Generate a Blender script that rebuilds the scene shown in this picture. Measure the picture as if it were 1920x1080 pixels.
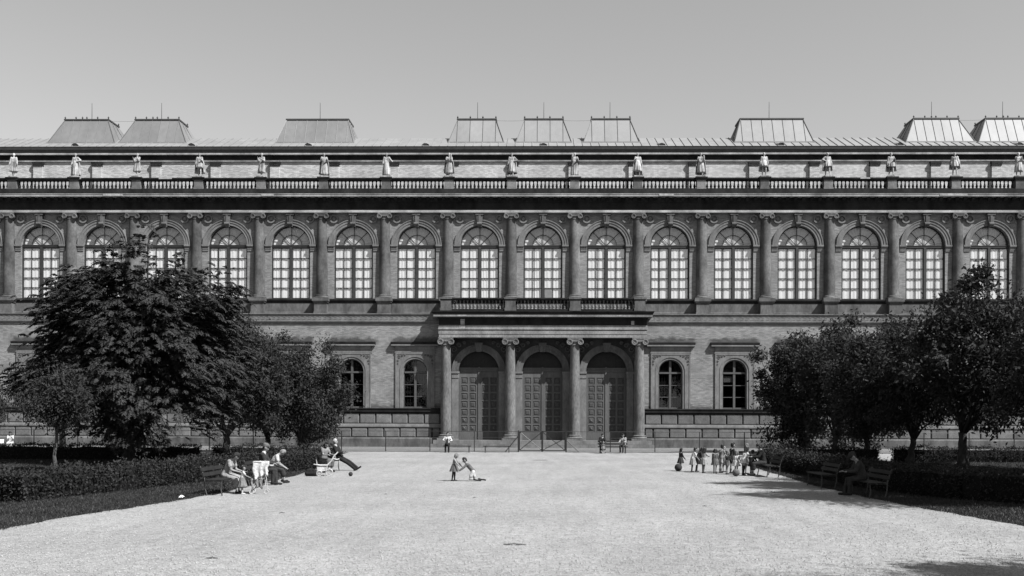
import bpy, bmesh, math, random
import numpy as np
from mathutils import Vector, Matrix, Quaternion

for o in list(bpy.data.objects):
    bpy.data.objects.remove(o, do_unlink=True)
scene = bpy.context.scene
C = scene.collection
PI = math.pi

# ------------------------------------------------------------------ camera, sky, sun, exposure
YAW, ROLL = 0.016662, 0.00364
cam_d = bpy.data.cameras.new('camera')
cam = bpy.data.objects.new('camera', cam_d)
C.objects.link(cam)
c, s = math.cos(YAW), math.sin(YAW)
r0, u0, f0 = Vector((c, s, 0)), Vector((0, 0, 1)), Vector((-s, c, 0))
cr, sr = math.cos(ROLL), math.sin(ROLL)
rt, up = r0 * cr + u0 * sr, u0 * cr - r0 * sr
M = Matrix((rt, up, -f0)).transposed().to_4x4()
M.translation = Vector((0.02, -80.25, 2.2))
cam.matrix_world = M
cam_d.sensor_width = 36.0
cam_d.lens = 1832.0 / 1920.0 * 36.0
cam_d.shift_x = -26.85 / 1920.0
cam_d.shift_y = 247.9 / 1920.0
cam_d.clip_start = 0.1
cam_d.clip_end = 2000.0
scene.camera = cam

SUN = Vector((0.70, -0.48, 1.0)).normalized()
SUN_EL = math.asin(SUN.z)
SUN_AZ = math.atan2(SUN.x, SUN.y)
world = bpy.data.worlds.new('World')
scene.world = world
world.use_nodes = True
wn, wl = world.node_tree.nodes, world.node_tree.links
wn.clear()
sky = wn.new('ShaderNodeTexSky')
sky.sky_type = 'NISHITA'
sky.sun_disc = False
sky.sun_elevation = SUN_EL
sky.sun_rotation = SUN_AZ
sky.altitude = 0
sky.air_density = 1.0
sky.dust_density = 0.0
sky.ozone_density = 1.0
sep = wn.new('ShaderNodeSeparateColor')
wl.new(sky.outputs[0], sep.inputs[0])
# black-and-white film of the time answers to blue light: the sky's blue channel is its brightness
bg = wn.new('ShaderNodeBackground')
bg.inputs['Strength'].default_value = 0.053
wl.new(sep.outputs[2], bg.inputs['Color'])
wo = wn.new('ShaderNodeOutputWorld')
wl.new(bg.outputs[0], wo.inputs[0])

sun_d = bpy.data.lights.new('sun', 'SUN')
sun_d.energy = 5.0
sun_d.angle = math.radians(0.53)
sun_d.color = (1, 1, 1)
sun = bpy.data.objects.new('sun', sun_d)
C.objects.link(sun)
sun.rotation_euler = SUN.to_track_quat('Z', 'Y').to_euler()

scene.view_settings.view_transform = 'Standard'
scene.view_settings.look = 'None'
scene.view_settings.exposure = 1.1
scene.view_settings.gamma = 1.0
scene.view_settings.use_curve_mapping = False
scene.render.engine = 'CYCLES'
scene.cycles.max_bounces = 6
scene.cycles.diffuse_bounces = 1
scene.cycles.transparent_max_bounces = 8

# ------------------------------------------------------------------ materials
MATS = {}
def G(v):
    return (v, v, v, 1)

def mat(name, val, var=0.25, scale=2.0, rough=0.85, spec=0.25, streak=1.0, bump=0.0, bscale=20.0,
        rnd=0.0, metallic=0.0, fine=0.0, fscale=14.0):
    """grey surface with a blotchy tone (world-space noise), fine mottling, relief and per-copy variation"""
    m = bpy.data.materials.new(name)
    m.use_nodes = True
    nt = m.node_tree; N, L = nt.nodes, nt.links
    b = N['Principled BSDF']
    b.inputs['Roughness'].default_value = rough
    b.inputs['Specular IOR Level'].default_value = spec
    b.inputs['Metallic'].default_value = metallic
    geo = N.new('ShaderNodeNewGeometry')
    mp = N.new('ShaderNodeMapping'); mp.inputs['Scale'].default_value = (1, 1, streak)
    L.new(geo.outputs['Position'], mp.inputs[0])
    n1 = N.new('ShaderNodeTexNoise'); n1.inputs['Scale'].default_value = scale; n1.inputs['Detail'].default_value = 6
    n1.inputs['Roughness'].default_value = 0.6
    L.new(mp.outputs[0], n1.inputs['Vector'])
    mr = N.new('ShaderNodeMapRange')
    mr.inputs['From Min'].default_value = 0.3; mr.inputs['From Max'].default_value = 0.7
    mr.inputs['To Min'].default_value = val * (1 - var); mr.inputs['To Max'].default_value = val * (1 + var)
    L.new(n1.outputs['Fac'], mr.inputs['Value'])
    out = mr.outputs[0]
    if fine:
        n2 = N.new('ShaderNodeTexNoise'); n2.inputs['Scale'].default_value = fscale; n2.inputs['Detail'].default_value = 4
        L.new(mp.outputs[0], n2.inputs['Vector'])
        r2 = N.new('ShaderNodeMapRange'); r2.inputs['From Min'].default_value = 0.3; r2.inputs['From Max'].default_value = 0.7
        r2.inputs['To Min'].default_value = 1 - fine; r2.inputs['To Max'].default_value = 1 + fine
        L.new(n2.outputs['Fac'], r2.inputs['Value'])
        mu = N.new('ShaderNodeMath'); mu.operation = 'MULTIPLY'
        L.new(out, mu.inputs[0]); L.new(r2.outputs[0], mu.inputs[1]); out = mu.outputs[0]
    if rnd:
        oi = N.new('ShaderNodeObjectInfo')
        r3 = N.new('ShaderNodeMapRange'); r3.inputs['To Min'].default_value = 1 - rnd; r3.inputs['To Max'].default_value = 1 + rnd
        L.new(oi.outputs['Random'], r3.inputs['Value'])
        mu = N.new('ShaderNodeMath'); mu.operation = 'MULTIPLY'
        L.new(out, mu.inputs[0]); L.new(r3.outputs[0], mu.inputs[1]); out = mu.outputs[0]
    cc = N.new('ShaderNodeCombineColor')
    for i in range(3):
        L.new(out, cc.inputs[i])
    L.new(cc.outputs[0], b.inputs['Base Color'])
    if bump:
        n3 = N.new('ShaderNodeTexNoise'); n3.inputs['Scale'].default_value = bscale; n3.inputs['Detail'].default_value = 5
        L.new(geo.outputs['Position'], n3.inputs['Vector'])
        bp = N.new('ShaderNodeBump'); bp.inputs['Strength'].default_value = bump; bp.inputs['Distance'].default_value = 0.03
        L.new(n3.outputs['Fac'], bp.inputs['Height'])
        L.new(bp.outputs[0], b.inputs['Normal'])
    MATS[name] = m
    return m

def brick_mat(name, val, stains=False):
    m = bpy.data.materials.new(name); m.use_nodes = True
    N, L = m.node_tree.nodes, m.node_tree.links
    b = N['Principled BSDF']; b.inputs['Roughness'].default_value = 0.9; b.inputs['Specular IOR Level'].default_value = 0.15
    geo = N.new('ShaderNodeNewGeometry'); sx = N.new('ShaderNodeSeparateXYZ'); L.new(geo.outputs['Position'], sx.inputs[0])
    cx = N.new('ShaderNodeCombineXYZ'); L.new(sx.outputs[0], cx.inputs[0]); L.new(sx.outputs[2], cx.inputs[1])
    br = N.new('ShaderNodeTexBrick')
    br.inputs['Scale'].default_value = 1.0; br.inputs['Brick Width'].default_value = 0.29; br.inputs['Row Height'].default_value = 0.085
    br.inputs['Mortar Size'].default_value = 0.008; br.inputs['Bias'].default_value = 0.0
    br.inputs['Color1'].default_value = G(val * 0.78); br.inputs['Color2'].default_value = G(val * 1.22); br.inputs['Mortar'].default_value = G(val * 0.75)
    L.new(cx.outputs[0], br.inputs['Vector'])
    def noise(scl, lo, hi, vec, det=5):
        mp = N.new('ShaderNodeMapping'); mp.inputs['Scale'].default_value = vec; L.new(geo.outputs['Position'], mp.inputs[0])
        n = N.new('ShaderNodeTexNoise'); n.inputs['Scale'].default_value = scl; n.inputs['Detail'].default_value = det
        L.new(mp.outputs[0], n.inputs['Vector'])
        r = N.new('ShaderNodeMapRange'); r.inputs['From Min'].default_value = 0.3; r.inputs['From Max'].default_value = 0.7
        r.inputs['To Min'].default_value = lo; r.inputs['To Max'].default_value = hi
        L.new(n.outputs['Fac'], r.inputs['Value']); return r.outputs[0]
    def mul(a, c2):
        k = N.new('ShaderNodeMath'); k.operation = 'MULTIPLY'
        L.new(a, k.inputs[0]); L.new(c2, k.inputs[1]); return k.outputs[0]
    rgb = N.new('ShaderNodeRGBToBW'); L.new(br.outputs['Color'], rgb.inputs[0])
    v = mul(rgb.outputs[0], noise(0.5, 0.82, 1.15, (1, 1, 1.6)))
    v = mul(v, noise(2.6, 0.88, 1.12, (1, 1, 3.0), 6))
    if stains:
        # soot above each window hood: every 5.2 m, between 8.5 and 9.0 m up, ragged upper edge
        a = N.new('ShaderNodeMath'); a.operation = 'MODULO'; 
        ad = N.new('ShaderNodeMath'); ad.operation = 'ADD'; ad.inputs[1].default_value = 522.6
        L.new(sx.outputs[0], ad.inputs[0]); L.new(ad.outputs[0], a.inputs[0]); a.inputs[1].default_value = 5.2
        sb = N.new('ShaderNodeMath'); sb.operation = 'SUBTRACT'; sb.inputs[1].default_value = 2.6; L.new(a.outputs[0], sb.inputs[0])
        ab = N.new('ShaderNodeMath'); ab.operation = 'ABSOLUTE'; L.new(sb.outputs[0], ab.inputs[0])
        wob = noise(1.6, -0.2, 0.2, (1, 1, 1))
        ax = N.new('ShaderNodeMath'); ax.operation = 'ADD'; L.new(ab.outputs[0], ax.inputs[0]); L.new(wob, ax.inputs[1])
        mx = N.new('ShaderNodeMapRange'); mx.inputs['From Min'].default_value = 1.75; mx.inputs['From Max'].default_value = 2.25
        mx.inputs['To Min'].default_value = 1; mx.inputs['To Max'].default_value = 0; L.new(ax.outputs[0], mx.inputs['Value'])
        az = N.new('ShaderNodeMath'); az.operation = 'ADD'; L.new(sx.outputs[2], az.inputs[0]); L.new(wob, az.inputs[1])
        mz = N.new('ShaderNodeMapRange'); mz.inputs['From Min'].default_value = 8.78; mz.inputs['From Max'].default_value = 9.02
        mz.inputs['To Min'].default_value = 1; mz.inputs['To Max'].default_value = 0; L.new(az.outputs[0], mz.inputs['Value'])
        mz2 = N.new('ShaderNodeMapRange'); mz2.inputs['From Min'].default_value = 8.2; mz2.inputs['From Max'].default_value = 8.45
        L.new(sx.outputs[2], mz2.inputs['Value'])
        k = mul(mul(mx.outputs[0], mz.outputs[0]), mz2.outputs[0])
        iv = N.new('ShaderNodeMath'); iv.operation = 'MULTIPLY_ADD'; iv.inputs[1].default_value = -0.62; iv.inputs[2].default_value = 1.0
        L.new(k, iv.inputs[0]); v = mul(v, iv.outputs[0])
        # splash-back grime just above the sill course
        mg = N.new('ShaderNodeMapRange'); mg.inputs['From Min'].default_value = 3.3; mg.inputs['From Max'].default_value = 3.62
        mg.inputs['To Min'].default_value = 0.5; mg.inputs['To Max'].default_value = 1.0; L.new(az.outputs[0], mg.inputs['Value'])
        v = mul(v, mg.outputs[0])
    cc = N.new('ShaderNodeCombineColor')
    for i in range(3): L.new(v, cc.inputs[i])
    L.new(cc.outputs[0], b.inputs['Base Color'])
    bp = N.new('ShaderNodeBump'); bp.inputs['Strength'].default_value = 0.5; bp.inputs['Distance'].default_value = 0.012
    L.new(br.outputs['Fac'], bp.inputs['Height']); bp.invert = True
    L.new(bp.outputs[0], b.inputs['Normal'])
    MATS[name] = m

def gravel_mat(name, val):
    m = bpy.data.materials.new(name); m.use_nodes = True
    N, L = m.node_tree.nodes, m.node_tree.links
    b = N['Principled BSDF']; b.inputs['Roughness'].default_value = 0.95; b.inputs['Specular IOR Level'].default_value = 0.1
    geo = N.new('ShaderNodeNewGeometry')
    def noise(scl, lo, hi, det, f0_=0.3, f1_=0.7, vec=(1, 1, 1)):
        mp = N.new('ShaderNodeMapping'); mp.inputs['Scale'].default_value = vec; L.new(geo.outputs['Position'], mp.inputs[0])
        n = N.new('ShaderNodeTexNoise'); n.inputs['Scale'].default_value = scl; n.inputs['Detail'].default_value = det
        L.new(mp.outputs[0], n.inputs['Vector'])
        r = N.new('ShaderNodeMapRange'); r.inputs['From Min'].default_value = f0_; r.inputs['From Max'].default_value = f1_
        r.inputs['To Min'].default_value = lo; r.inputs['To Max'].default_value = hi
        L.new(n.outputs['Fac'], r.inputs['Value']); return r.outputs[0]
    def mul(a, c2):
        k = N.new('ShaderNodeMath'); k.operation = 'MULTIPLY'
        L.new(a, k.inputs[0]); L.new(c2, k.inputs[1]); return k.outputs[0]
    vo = N.new('ShaderNodeTexVoronoi'); vo.inputs['Scale'].default_value = 38.0; L.new(geo.outputs['Position'], vo.inputs['Vector'])
    sc = N.new('ShaderNodeSeparateColor'); L.new(vo.outputs['Color'], sc.inputs[0])
    r = N.new('ShaderNodeMapRange'); r.inputs['To Min'].default_value = val * 0.72; r.inputs['To Max'].default_value = val * 1.28
    L.new(sc.outputs[0], r.inputs['Value'])
    v = mul(r.outputs[0], noise(0.25, 0.86, 1.08, 5))
    v = mul(v, noise(1.1, 0.90, 1.05, 4, 0.3, 0.7, (1.6, 0.16, 1)))       # faint wheel and foot tracks up the avenue
    v = mul(v, noise(3.2, 0.88, 1.10, 6))
    v = mul(v, noise(9.0, 0.55, 1.0, 5, 0.30, 0.42))        # scattered darker crumbs
    cc = N.new('ShaderNodeCombineColor')
    for i in range(3): L.new(v, cc.inputs[i])
    L.new(cc.outputs[0], b.inputs['Base Color'])
    bp = N.new('ShaderNodeBump'); bp.inputs['Strength'].default_value = 0.8; bp.inputs['Distance'].default_value = 0.02
    L.new(vo.outputs['Distance'], bp.inputs['Height']); bp.invert = True
    bp2 = N.new('ShaderNodeBump'); bp2.inputs['Strength'].default_value = 0.6; bp2.inputs['Distance'].default_value = 0.06
    n2 = N.new('ShaderNodeTexNoise'); n2.inputs['Scale'].default_value = 4.0; n2.inputs['Detail'].default_value = 6
    L.new(geo.outputs['Position'], n2.inputs['Vector']); L.new(n2.outputs['Fac'], bp2.inputs['Height'])
    L.new(bp.outputs[0], bp2.inputs['Normal']); L.new(bp2.outputs[0], b.inputs['Normal'])
    MATS[name] = m

def leaf_mat(name, val, var=0.35, trans=0.25, nscale=1.2, rough=0.55, spec=0.3):
    m = mat(name, val, var, nscale, rough, spec, fine=0.25, fscale=9.0)
    N, L = m.node_tree.nodes, m.node_tree.links
    b = N['Principled BSDF']; out = N['Material Output']
    t = N.new('ShaderNodeBsdfTranslucent'); t.inputs['Color'].default_value = G(val * 1.3)
    mx = N.new('ShaderNodeMixShader'); mx.inputs[0].default_value = trans
    L.new(b.outputs[0], mx.inputs[1]); L.new(t.outputs[0], mx.inputs[2]); L.new(mx.outputs[0], out.inputs[0])
    return m

def glass_mat(name, refl=0.10, tint=0.9):
    m = bpy.data.materials.new(name); m.use_nodes = True
    N, L = m.node_tree.nodes, m.node_tree.links
    N.clear()
    out = N.new('ShaderNodeOutputMaterial')
    t = N.new('ShaderNodeBsdfTransparent'); t.inputs[0].default_value = G(tint)
    g = N.new('ShaderNodeBsdfGlossy'); g.inputs['Roughness'].default_value = 0.03; g.inputs[0].default_value = G(0.95)
    geo = N.new('ShaderNodeNewGeometry')
    n = N.new('ShaderNodeTexNoise'); n.inputs['Scale'].default_value = 1.4
    L.new(geo.outputs['Position'], n.inputs['Vector'])
    bp = N.new('ShaderNodeBump'); bp.inputs['Strength'].default_value = 0.12; bp.inputs['Distance'].default_value = 0.053
    L.new(n.outputs['Fac'], bp.inputs['Height']); L.new(bp.outputs[0], g.inputs['Normal'])
    fr = N.new('ShaderNodeLayerWeight'); fr.inputs[0].default_value = 0.5
    pw = N.new('ShaderNodeMath'); pw.operation = 'POWER'; pw.inputs[1].default_value = 5.0; L.new(fr.outputs['Facing'], pw.inputs[0])
    ad = N.new('ShaderNodeMath'); ad.operation = 'MULTIPLY_ADD'; ad.inputs[1].default_value = 1 - refl; ad.inputs[2].default_value = refl; L.new(pw.outputs[0], ad.inputs[0])
    mx = N.new('ShaderNodeMixShader'); L.new(ad.outputs[0], mx.inputs[0]); L.new(t.outputs[0], mx.inputs[1]); L.new(g.outputs[0], mx.inputs[2])
    L.new(mx.outputs[0], out.inputs[0])
    MATS[name] = m

brick_mat('brick', 0.175, True)
brick_mat('attic_brick', 0.33)
mat('stone', 0.078, 0.5, 1.1, 0.9, 0.15, 0.45, 0.25, 25, fine=0.18, fscale=9)
mat('stone_light', 0.125, 0.28, 1.3, 0.9, 0.15, 0.5, 0.25, 25, fine=0.15, fscale=9)
mat('column_stone', 0.082, 0.55, 0.8, 0.88, 0.18, 0.7, 0.25, 22, rnd=0.2, fine=0.22, fscale=8)
mat('portico_stone', 0.105, 0.35, 1.4, 0.88, 0.18, 0.35, 0.35, 18, rnd=0.06, fine=0.3, fscale=10)
mat('portico_light', 0.16, 0.35, 1.2, 0.88, 0.18, 0.6, 0.3, 18, fine=0.25, fscale=10)
mat('portico_back', 0.035, 0.45, 1.2, 0.92, 0.12, 0.5, 0.2, 25, fine=0.2)  # wall behind the columns, the portico's shade put into its dark colour
mat('plaster_repair', 0.25, 0.3, 4, 0.92, 0.1, 1, 0.2, 25, fine=0.2)
mat('soot_shade_stone', 0.016, 0.55, 1.2, 0.92, 0.12, 0.5, 0.2, 25, fine=0.2)  # soot-dark stone; its colour also stands in for shade on friezes and modillions
mat('cornice_stone', 0.24, 0.5, 0.9, 0.9, 0.15, 1.0, 0.2, 25, fine=0.2)  # entablature's lit edges, kept paler in colour than the shaded parts
mat('relief_stone', 0.075, 0.35, 2.0, 0.9, 0.15, 1, 0.4, 30, fine=0.2)
mat('block_stone', 0.105, 0.25, 1.6, 0.9, 0.12, 1, 0.5, 16, rnd=0.16, fine=0.2)
mat('statue_stone', 0.24, 0.7, 3.0, 0.85, 0.2, 0.35, 0.3, 20, rnd=0.12, fine=0.2)
mat('pier_stone', 0.11, 0.4, 1.4, 0.9, 0.12, 1, 0.2, 20, rnd=0.35, fine=0.2)
mat('zinc', 0.18, 0.14, 0.7, 0.5, 0.4, 1, 0.05, 6, fine=0.08, fscale=4)
mat('lantern_zinc', 0.18, 0.10, 0.5, 0.55, 0.3, 0.6, 0.04, 5, rnd=0.06, fine=0.05, fscale=3)
mat('dark_metal', 0.035, 0.3, 3, 0.6, 0.4)
mat('dark_zinc', 0.135, 0.12, 0.5, 0.6, 0.25, 0.6, 0.04, 5, rnd=0.06, fine=0.06, fscale=3)  # darker zinc of the left-hand lanterns
mat('seam_metal', 0.10, 0.2, 3, 0.6, 0.3)
mat('iron', 0.012, 0.3, 5, 0.5, 0.4)
mat('sash_wood', 0.026, 0.25, 3, 0.6, 0.3, rnd=0.08)
mat('pale_sash', 0.06, 0.2, 3, 0.6, 0.3)
mat('curtain', 0.62, 0.05, 3.0, 0.95, 0.05, 0.25)
mat('drape', 0.4, 0.12, 2.5, 0.95, 0.05)
mat('blind', 0.20, 0.15, 2, 0.9, 0.05)
mat('interior', 0.02, 0.3, 1, 0.95, 0.05)
mat('door_wood', 0.07, 0.25, 1.6, 0.65, 0.3, 0.25, 0.15, 30, fine=0.15)
mat('door_panel_wood', 0.04, 0.25, 1.6, 0.65, 0.3, 0.25, 0.15, 30, fine=0.15)
mat('door_dark', 0.02, 0.25, 3, 0.7, 0.2)
glass_mat('glass', 0.04, 0.97)
glass_mat('dark_glass', 0.035, 0.7)
gravel_mat('gravel', 0.235)
gravel_mat('forecourt_gravel', 0.14)
mat('pebble', 0.22, 0.35, 40, 0.9, 0.15, fine=0.2, fscale=60)
mat('earth', 0.10, 0.3, 1.0, 0.95, 0.05, bump=0.4, bscale=8, fine=0.3)
mat('turf', 0.018, 0.35, 0.8, 0.95, 0.05, bump=0.8, bscale=30, fine=0.35, fscale=12)
leaf_mat('grass_blade', 0.026, 0.35, 0.2, 0.8)
leaf_mat('hedge_leaf', 0.025, 0.35, 0.08, 2.0, 0.8, 0.06)
mat('hedge_core', 0.010, 0.4, 3, 0.95, 0.05)
leaf_mat('tree_leaf', 0.030, 0.5, 0.16, 1.7, 0.75, 0.08)
leaf_mat('frond_leaf', 0.031, 0.35, 0.12, 0.9, 0.7, 0.10)
mat('bark', 0.03, 0.4, 3, 0.95, 0.1, 0.3, 0.8, 14, fine=0.3)
mat('bark_pale', 0.06, 0.4, 3, 0.95, 0.1, 0.3, 0.8, 14, fine=0.3)
mat('bench_wood', 0.013, 0.3, 6, 0.7, 0.25, fine=0.2)
mat('bench_iron', 0.035, 0.3, 6, 0.55, 0.4)
mat('fence_wire', 0.05, 0.2, 6, 0.6, 0.3)
mat('litter_dark', 0.05, 0.4, 20, 0.95, 0.1)
mat('paper', 0.75, 0.08, 9, 0.9, 0.1)
for nm, v in (('skin', 0.2), ('hair_dark', 0.02), ('hair_mid', 0.10), ('hair_fair', 0.17), ('hair_white', 0.28),
              ('cloth_black', 0.014), ('cloth_dark', 0.028), ('cloth_mid', 0.08), ('cloth_grey', 0.13),
              ('cloth_pale', 0.2), ('cloth_white', 0.36), ('shoe', 0.02), ('eye', 0.01), ('lip', 0.22), ('toy_dark', 0.03),
              ('white_paint', 0.36), ('rubber', 0.03)):
    mat(nm, v, 0.30, 6.0, 0.9, 0.12, 1.0, 0.9 if nm.startswith('cloth') else 0.15, 11.0, fine=0.2, fscale=22)

# ------------------------------------------------------------------ mesh helpers
class MB:
    def __init__(self):
        self.v, self.f = [], []
    def add(self, vs, fs):
        o = len(self.v)
        self.v += [tuple(p) for p in vs]
        self.f += [tuple(i + o for i in q) for q in fs]
        return self
    def box(self, x0, x1, y0, y1, z0, z1):
        return self.add([(x0, y0, z0), (x1, y0, z0), (x1, y1, z0), (x0, y1, z0), (x0, y0, z1), (x1, y0, z1), (x1, y1, z1), (x0, y1, z1)],
                        [(0, 3, 2, 1), (4, 5, 6, 7), (0, 1, 5, 4), (1, 2, 6, 5), (2, 3, 7, 6), (3, 0, 4, 7)])
    def sweep_x(self, prof, x0, x1):
        """closed (y, z) outline carried along x"""
        n = len(prof)
        vs = [(x0, y, z) for y, z in prof] + [(x1, y, z) for y, z in prof]
        fs = [(i, (i + 1) % n, n + (i + 1) % n, n + i) for i in range(n)]
        fs += [tuple(range(n))[::-1], tuple(range(n, 2 * n))]
        return self.add(vs, fs)
    def prism_y(self, poly, y0, y1):
        """closed (x, z) outline carried along y"""
        n = len(poly)
        vs = [(x, y0, z) for x, z in poly] + [(x, y1, z) for x, z in poly]
        fs = [(i, n + i, n + (i + 1) % n, (i + 1) % n) for i in range(n)]
        fs += [tuple(range(n)), tuple(range(n, 2 * n))[::-1]]
        return self.add(vs, fs)
    def lathe(self, prof, n=12, cx=0, cy=0, a0=0, a1=2 * PI, cap=True):
        full = abs(a1 - a0 - 2 * PI) < 1e-6
        k = n if full else n + 1
        vs, fs = [], []
        for r, z in prof:
            for i in range(k):
                a = a0 + (a1 - a0) * i / n
                vs.append((cx + r * math.cos(a), cy + r * math.sin(a), z))
        for j in range(len(prof) - 1):
            for i in range(n):
                i2 = (i + 1) % k if full else i + 1
                fs.append((j * k + i, j * k + i2, (j + 1) * k + i2, (j + 1) * k + i))
        if cap and full:
            fs.append(tuple(range(k))[::-1]); fs.append(tuple((len(prof) - 1) * k + i for i in range(k)))
        return self.add(vs, fs)
    def tube(self, pts, rad, n=6, cap=True):
        pts = [Vector(p) for p in pts]
        if not hasattr(rad, '__len__'): rad = [rad] * len(pts)
        vs, fs = [], []
        d = (pts[1] - pts[0]).normalized()
        ref = Vector((0, 0, 1)) if abs(d.z) < 0.9 else Vector((1, 0, 0))
        u = d.cross(ref).normalized()
        for i, p in enumerate(pts):
            t = (pts[min(i + 1, len(pts) - 1)] - pts[max(i - 1, 0)])
            if t.length < 1e-9: t = d
            t.normalize()
            u = (u - t * u.dot(t))
            if u.length < 1e-6: u = t.orthogonal()
            u.normalize(); w = t.cross(u)
            for k in range(n):
                a = 2 * PI * k / n
                vs.append(p + (u * math.cos(a) + w * math.sin(a)) * rad[i])
        for i in range(len(pts) - 1):
            for k in range(n):
                k2 = (k + 1) % n
                fs.append((i * n + k, i * n + k2, (i + 1) * n + k2, (i + 1) * n + k))
        if cap:
            fs.append(tuple(range(n))[::-1]); fs.append(tuple((len(pts) - 1) * n + k for k in range(n)))
        return self.add(vs, fs)
    def arch(self, cx, cz, ri, ro, y0, y1, n=24, a0=0.0, a1=PI):
        """half ring seen from the front, from y0 (front) to y1 (back)"""
        vs, fs = [], []
        for i in range(n + 1):
            a = a0 + (a1 - a0) * i / n
            ca, sa = math.cos(a), math.sin(a)
            vs += [(cx + ri * ca, y0, cz + ri * sa), (cx + ro * ca, y0, cz + ro * sa),
                   (cx + ro * ca, y1, cz + ro * sa), (cx + ri * ca, y1, cz + ri * sa)]
        for i in range(n):
            p, q = 4 * i, 4 * i + 4
            for k in range(4):
                fs.append((p + k, q + k, q + (k + 1) % 4, p + (k + 1) % 4))
        fs += [(0, 1, 2, 3), tuple(4 * n + k for k in (3, 2, 1, 0))]
        return self.add(vs, fs)
    def sphere(self, c0, r, n=8, sx=1, sy=1, sz=1):
        prof = [(math.sin(PI * i / n), -math.cos(PI * i / n)) for i in range(n + 1)]
        o = len(self.v)
        self.lathe([(max(a, 1e-4), b) for a, b in prof], max(6, n), cap=False)
        for i in range(o, len(self.v)):
            x, y, z = self.v[i]
            self.v[i] = (c0[0] + x * r * sx, c0[1] + y * r * sy, c0[2] + z * r * sz)
        return self
    def mesh(self, name, m, smooth=False):
        me = bpy.data.meshes.new(name)
        me.from_pydata(self.v, [], self.f)
        me.materials.append(MATS[m])
        me.validate()
        if smooth:
            me.shade_smooth()
        me.update()
        bm = bmesh.new(); bm.from_mesh(me)
        bmesh.ops.recalc_face_normals(bm, faces=bm.faces)
        bm.to_mesh(me); bm.free()
        return me
    def build(self, name, m, parent=None, smooth=False, loc=(0, 0, 0), rz=0.0):
        return link(name, self.mesh(name, m, smooth), parent, loc, rz)

def smooth_by_angle(me, ang=0.6):
    me.shade_smooth()
    me.set_sharp_from_angle(angle=ang)

STOREY_Y = 0.0          # the ground floor and the portico stand 0.65 m in front of the upper wall
def link(name, me, parent=None, loc=(0, 0, 0), rz=0.0, scale=None):
    if STOREY_Y and parent is B: loc = (loc[0], loc[1] + STOREY_Y, loc[2])
    o = bpy.data.objects.new(name, me)
    C.objects.link(o)
    o.location = loc
    o.rotation_euler = (0, 0, rz)
    if scale: o.scale = scale
    if parent: o.parent = parent
    return o

def tag(o, label=None, cat=None, group=None, kind=None):
    if label: o['label'] = label
    if cat: o['category'] = cat
    if group: o['group'] = group
    if kind: o['kind'] = kind
    return o

def empty(name, loc=(0, 0, 0), rz=0.0, label=None, cat=None, group=None):
    o = bpy.data.objects.new(name, None)
    C.objects.link(o)
    o.empty_display_size = 0.3
    o.location = loc; o.rotation_euler = (0, 0, rz)
    return tag(o, label, cat, group)

def mesh_np(name, verts, nper, m, smooth=False):
    """many little faces of nper corners, corners given in order"""
    n = len(verts) // nper
    me = bpy.data.meshes.new(name)
    me.vertices.add(len(verts)); me.vertices.foreach_set('co', np.asarray(verts, np.float32).ravel())
    me.loops.add(n * nper); me.loops.foreach_set('vertex_index', np.arange(n * nper, dtype=np.int32))
    me.polygons.add(n)
    me.polygons.foreach_set('loop_start', np.arange(0, n * nper, nper, dtype=np.int32))
    me.polygons.foreach_set('loop_total', np.full(n, nper, np.int32))
    me.materials.append(MATS[m])
    me.update(calc_edges=True); me.validate()
    return me

# ------------------------------------------------------------------ ground
random.seed(3)
def sheet(name, poly, z, m, kind='structure', jitter=0.0, step=0.5, label=None, cat=None):
    """flat sheet with a slightly uneven outline"""
    rng = random.Random(len(name) * 7 + 1)
    pts = []
    for i, (x, y) in enumerate(poly):
        x2, y2 = poly[(i + 1) % len(poly)]
        n = max(1, int(math.hypot(x2 - x, y2 - y) / step)) if jitter else 1
        for k in range(n):
            t = k / n
            j = 0 if k == 0 else jitter
            pts.append((x + (x2 - x) * t + rng.uniform(-j, j), y + (y2 - y) * t + rng.uniform(-j, j), z))
    me = bpy.data.meshes.new(name)
    bm = bmesh.new()
    bm.faces.new([bm.verts.new(p) for p in pts])
    bmesh.ops.triangulate(bm, faces=bm.faces[:])
    bm.normal_update()
    for f in bm.faces:
        if f.normal.z < 0: f.normal_flip()
    bm.to_mesh(me); bm.free()
    me.materials.append(MATS[m])
    o = link(name, me)
    tag(o, label, cat, kind=kind)
    return o

sheet('ground', [(-400, -300), (400, -300), (400, 400), (-400, 400)], -0.004, 'earth')
sheet('forecourt', [(-60, -12.9), (60, -12.9), (60, 0.5), (-60, 0.5)], 0.0, 'forecourt_gravel')
LAWN_L = [(-10.55, -100), (-10.65, -63), (-10.65, -59), (-9.85, -54.5), (-9.6, -50), (-9.65, -42), (-10.2, -36.5),
          (-10.7, -30), (-12.0, -27.0), (-60, -27.0), (-60, -100)]
LAWN_R = [(10.5, -100), (10.35, -62), (10.2, -59), (9.75, -56), (9.45, -52.3), (9.3, -48), (9.6, -42), (9.9, -36),
          (10.4, -29), (12.0, -26.0), (60, -26.0), (60, -100)]
sheet('gravel_path', [(-60, -100), (60, -100), (60, -12.9), (-60, -12.9)], 0.0, 'gravel')
sheet('lawn', LAWN_L, 0.012, 'turf', jitter=0.10, step=0.3)
sheet('lawn', LAWN_R, 0.012, 'turf', jitter=0.10, step=0.3)

# ------------------------------------------------------------------ the museum
BAY = 5.2
WX = [BAY * j for j in range(-10, 11)]
CX = [BAY * (j + 0.5) for j in range(-11, 11)]
XE = 54.6
B = empty('museum_building', (0, 0, 0), 0, 'long brick and stone museum with arched windows, half columns and a columned portico', 'building')

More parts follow.
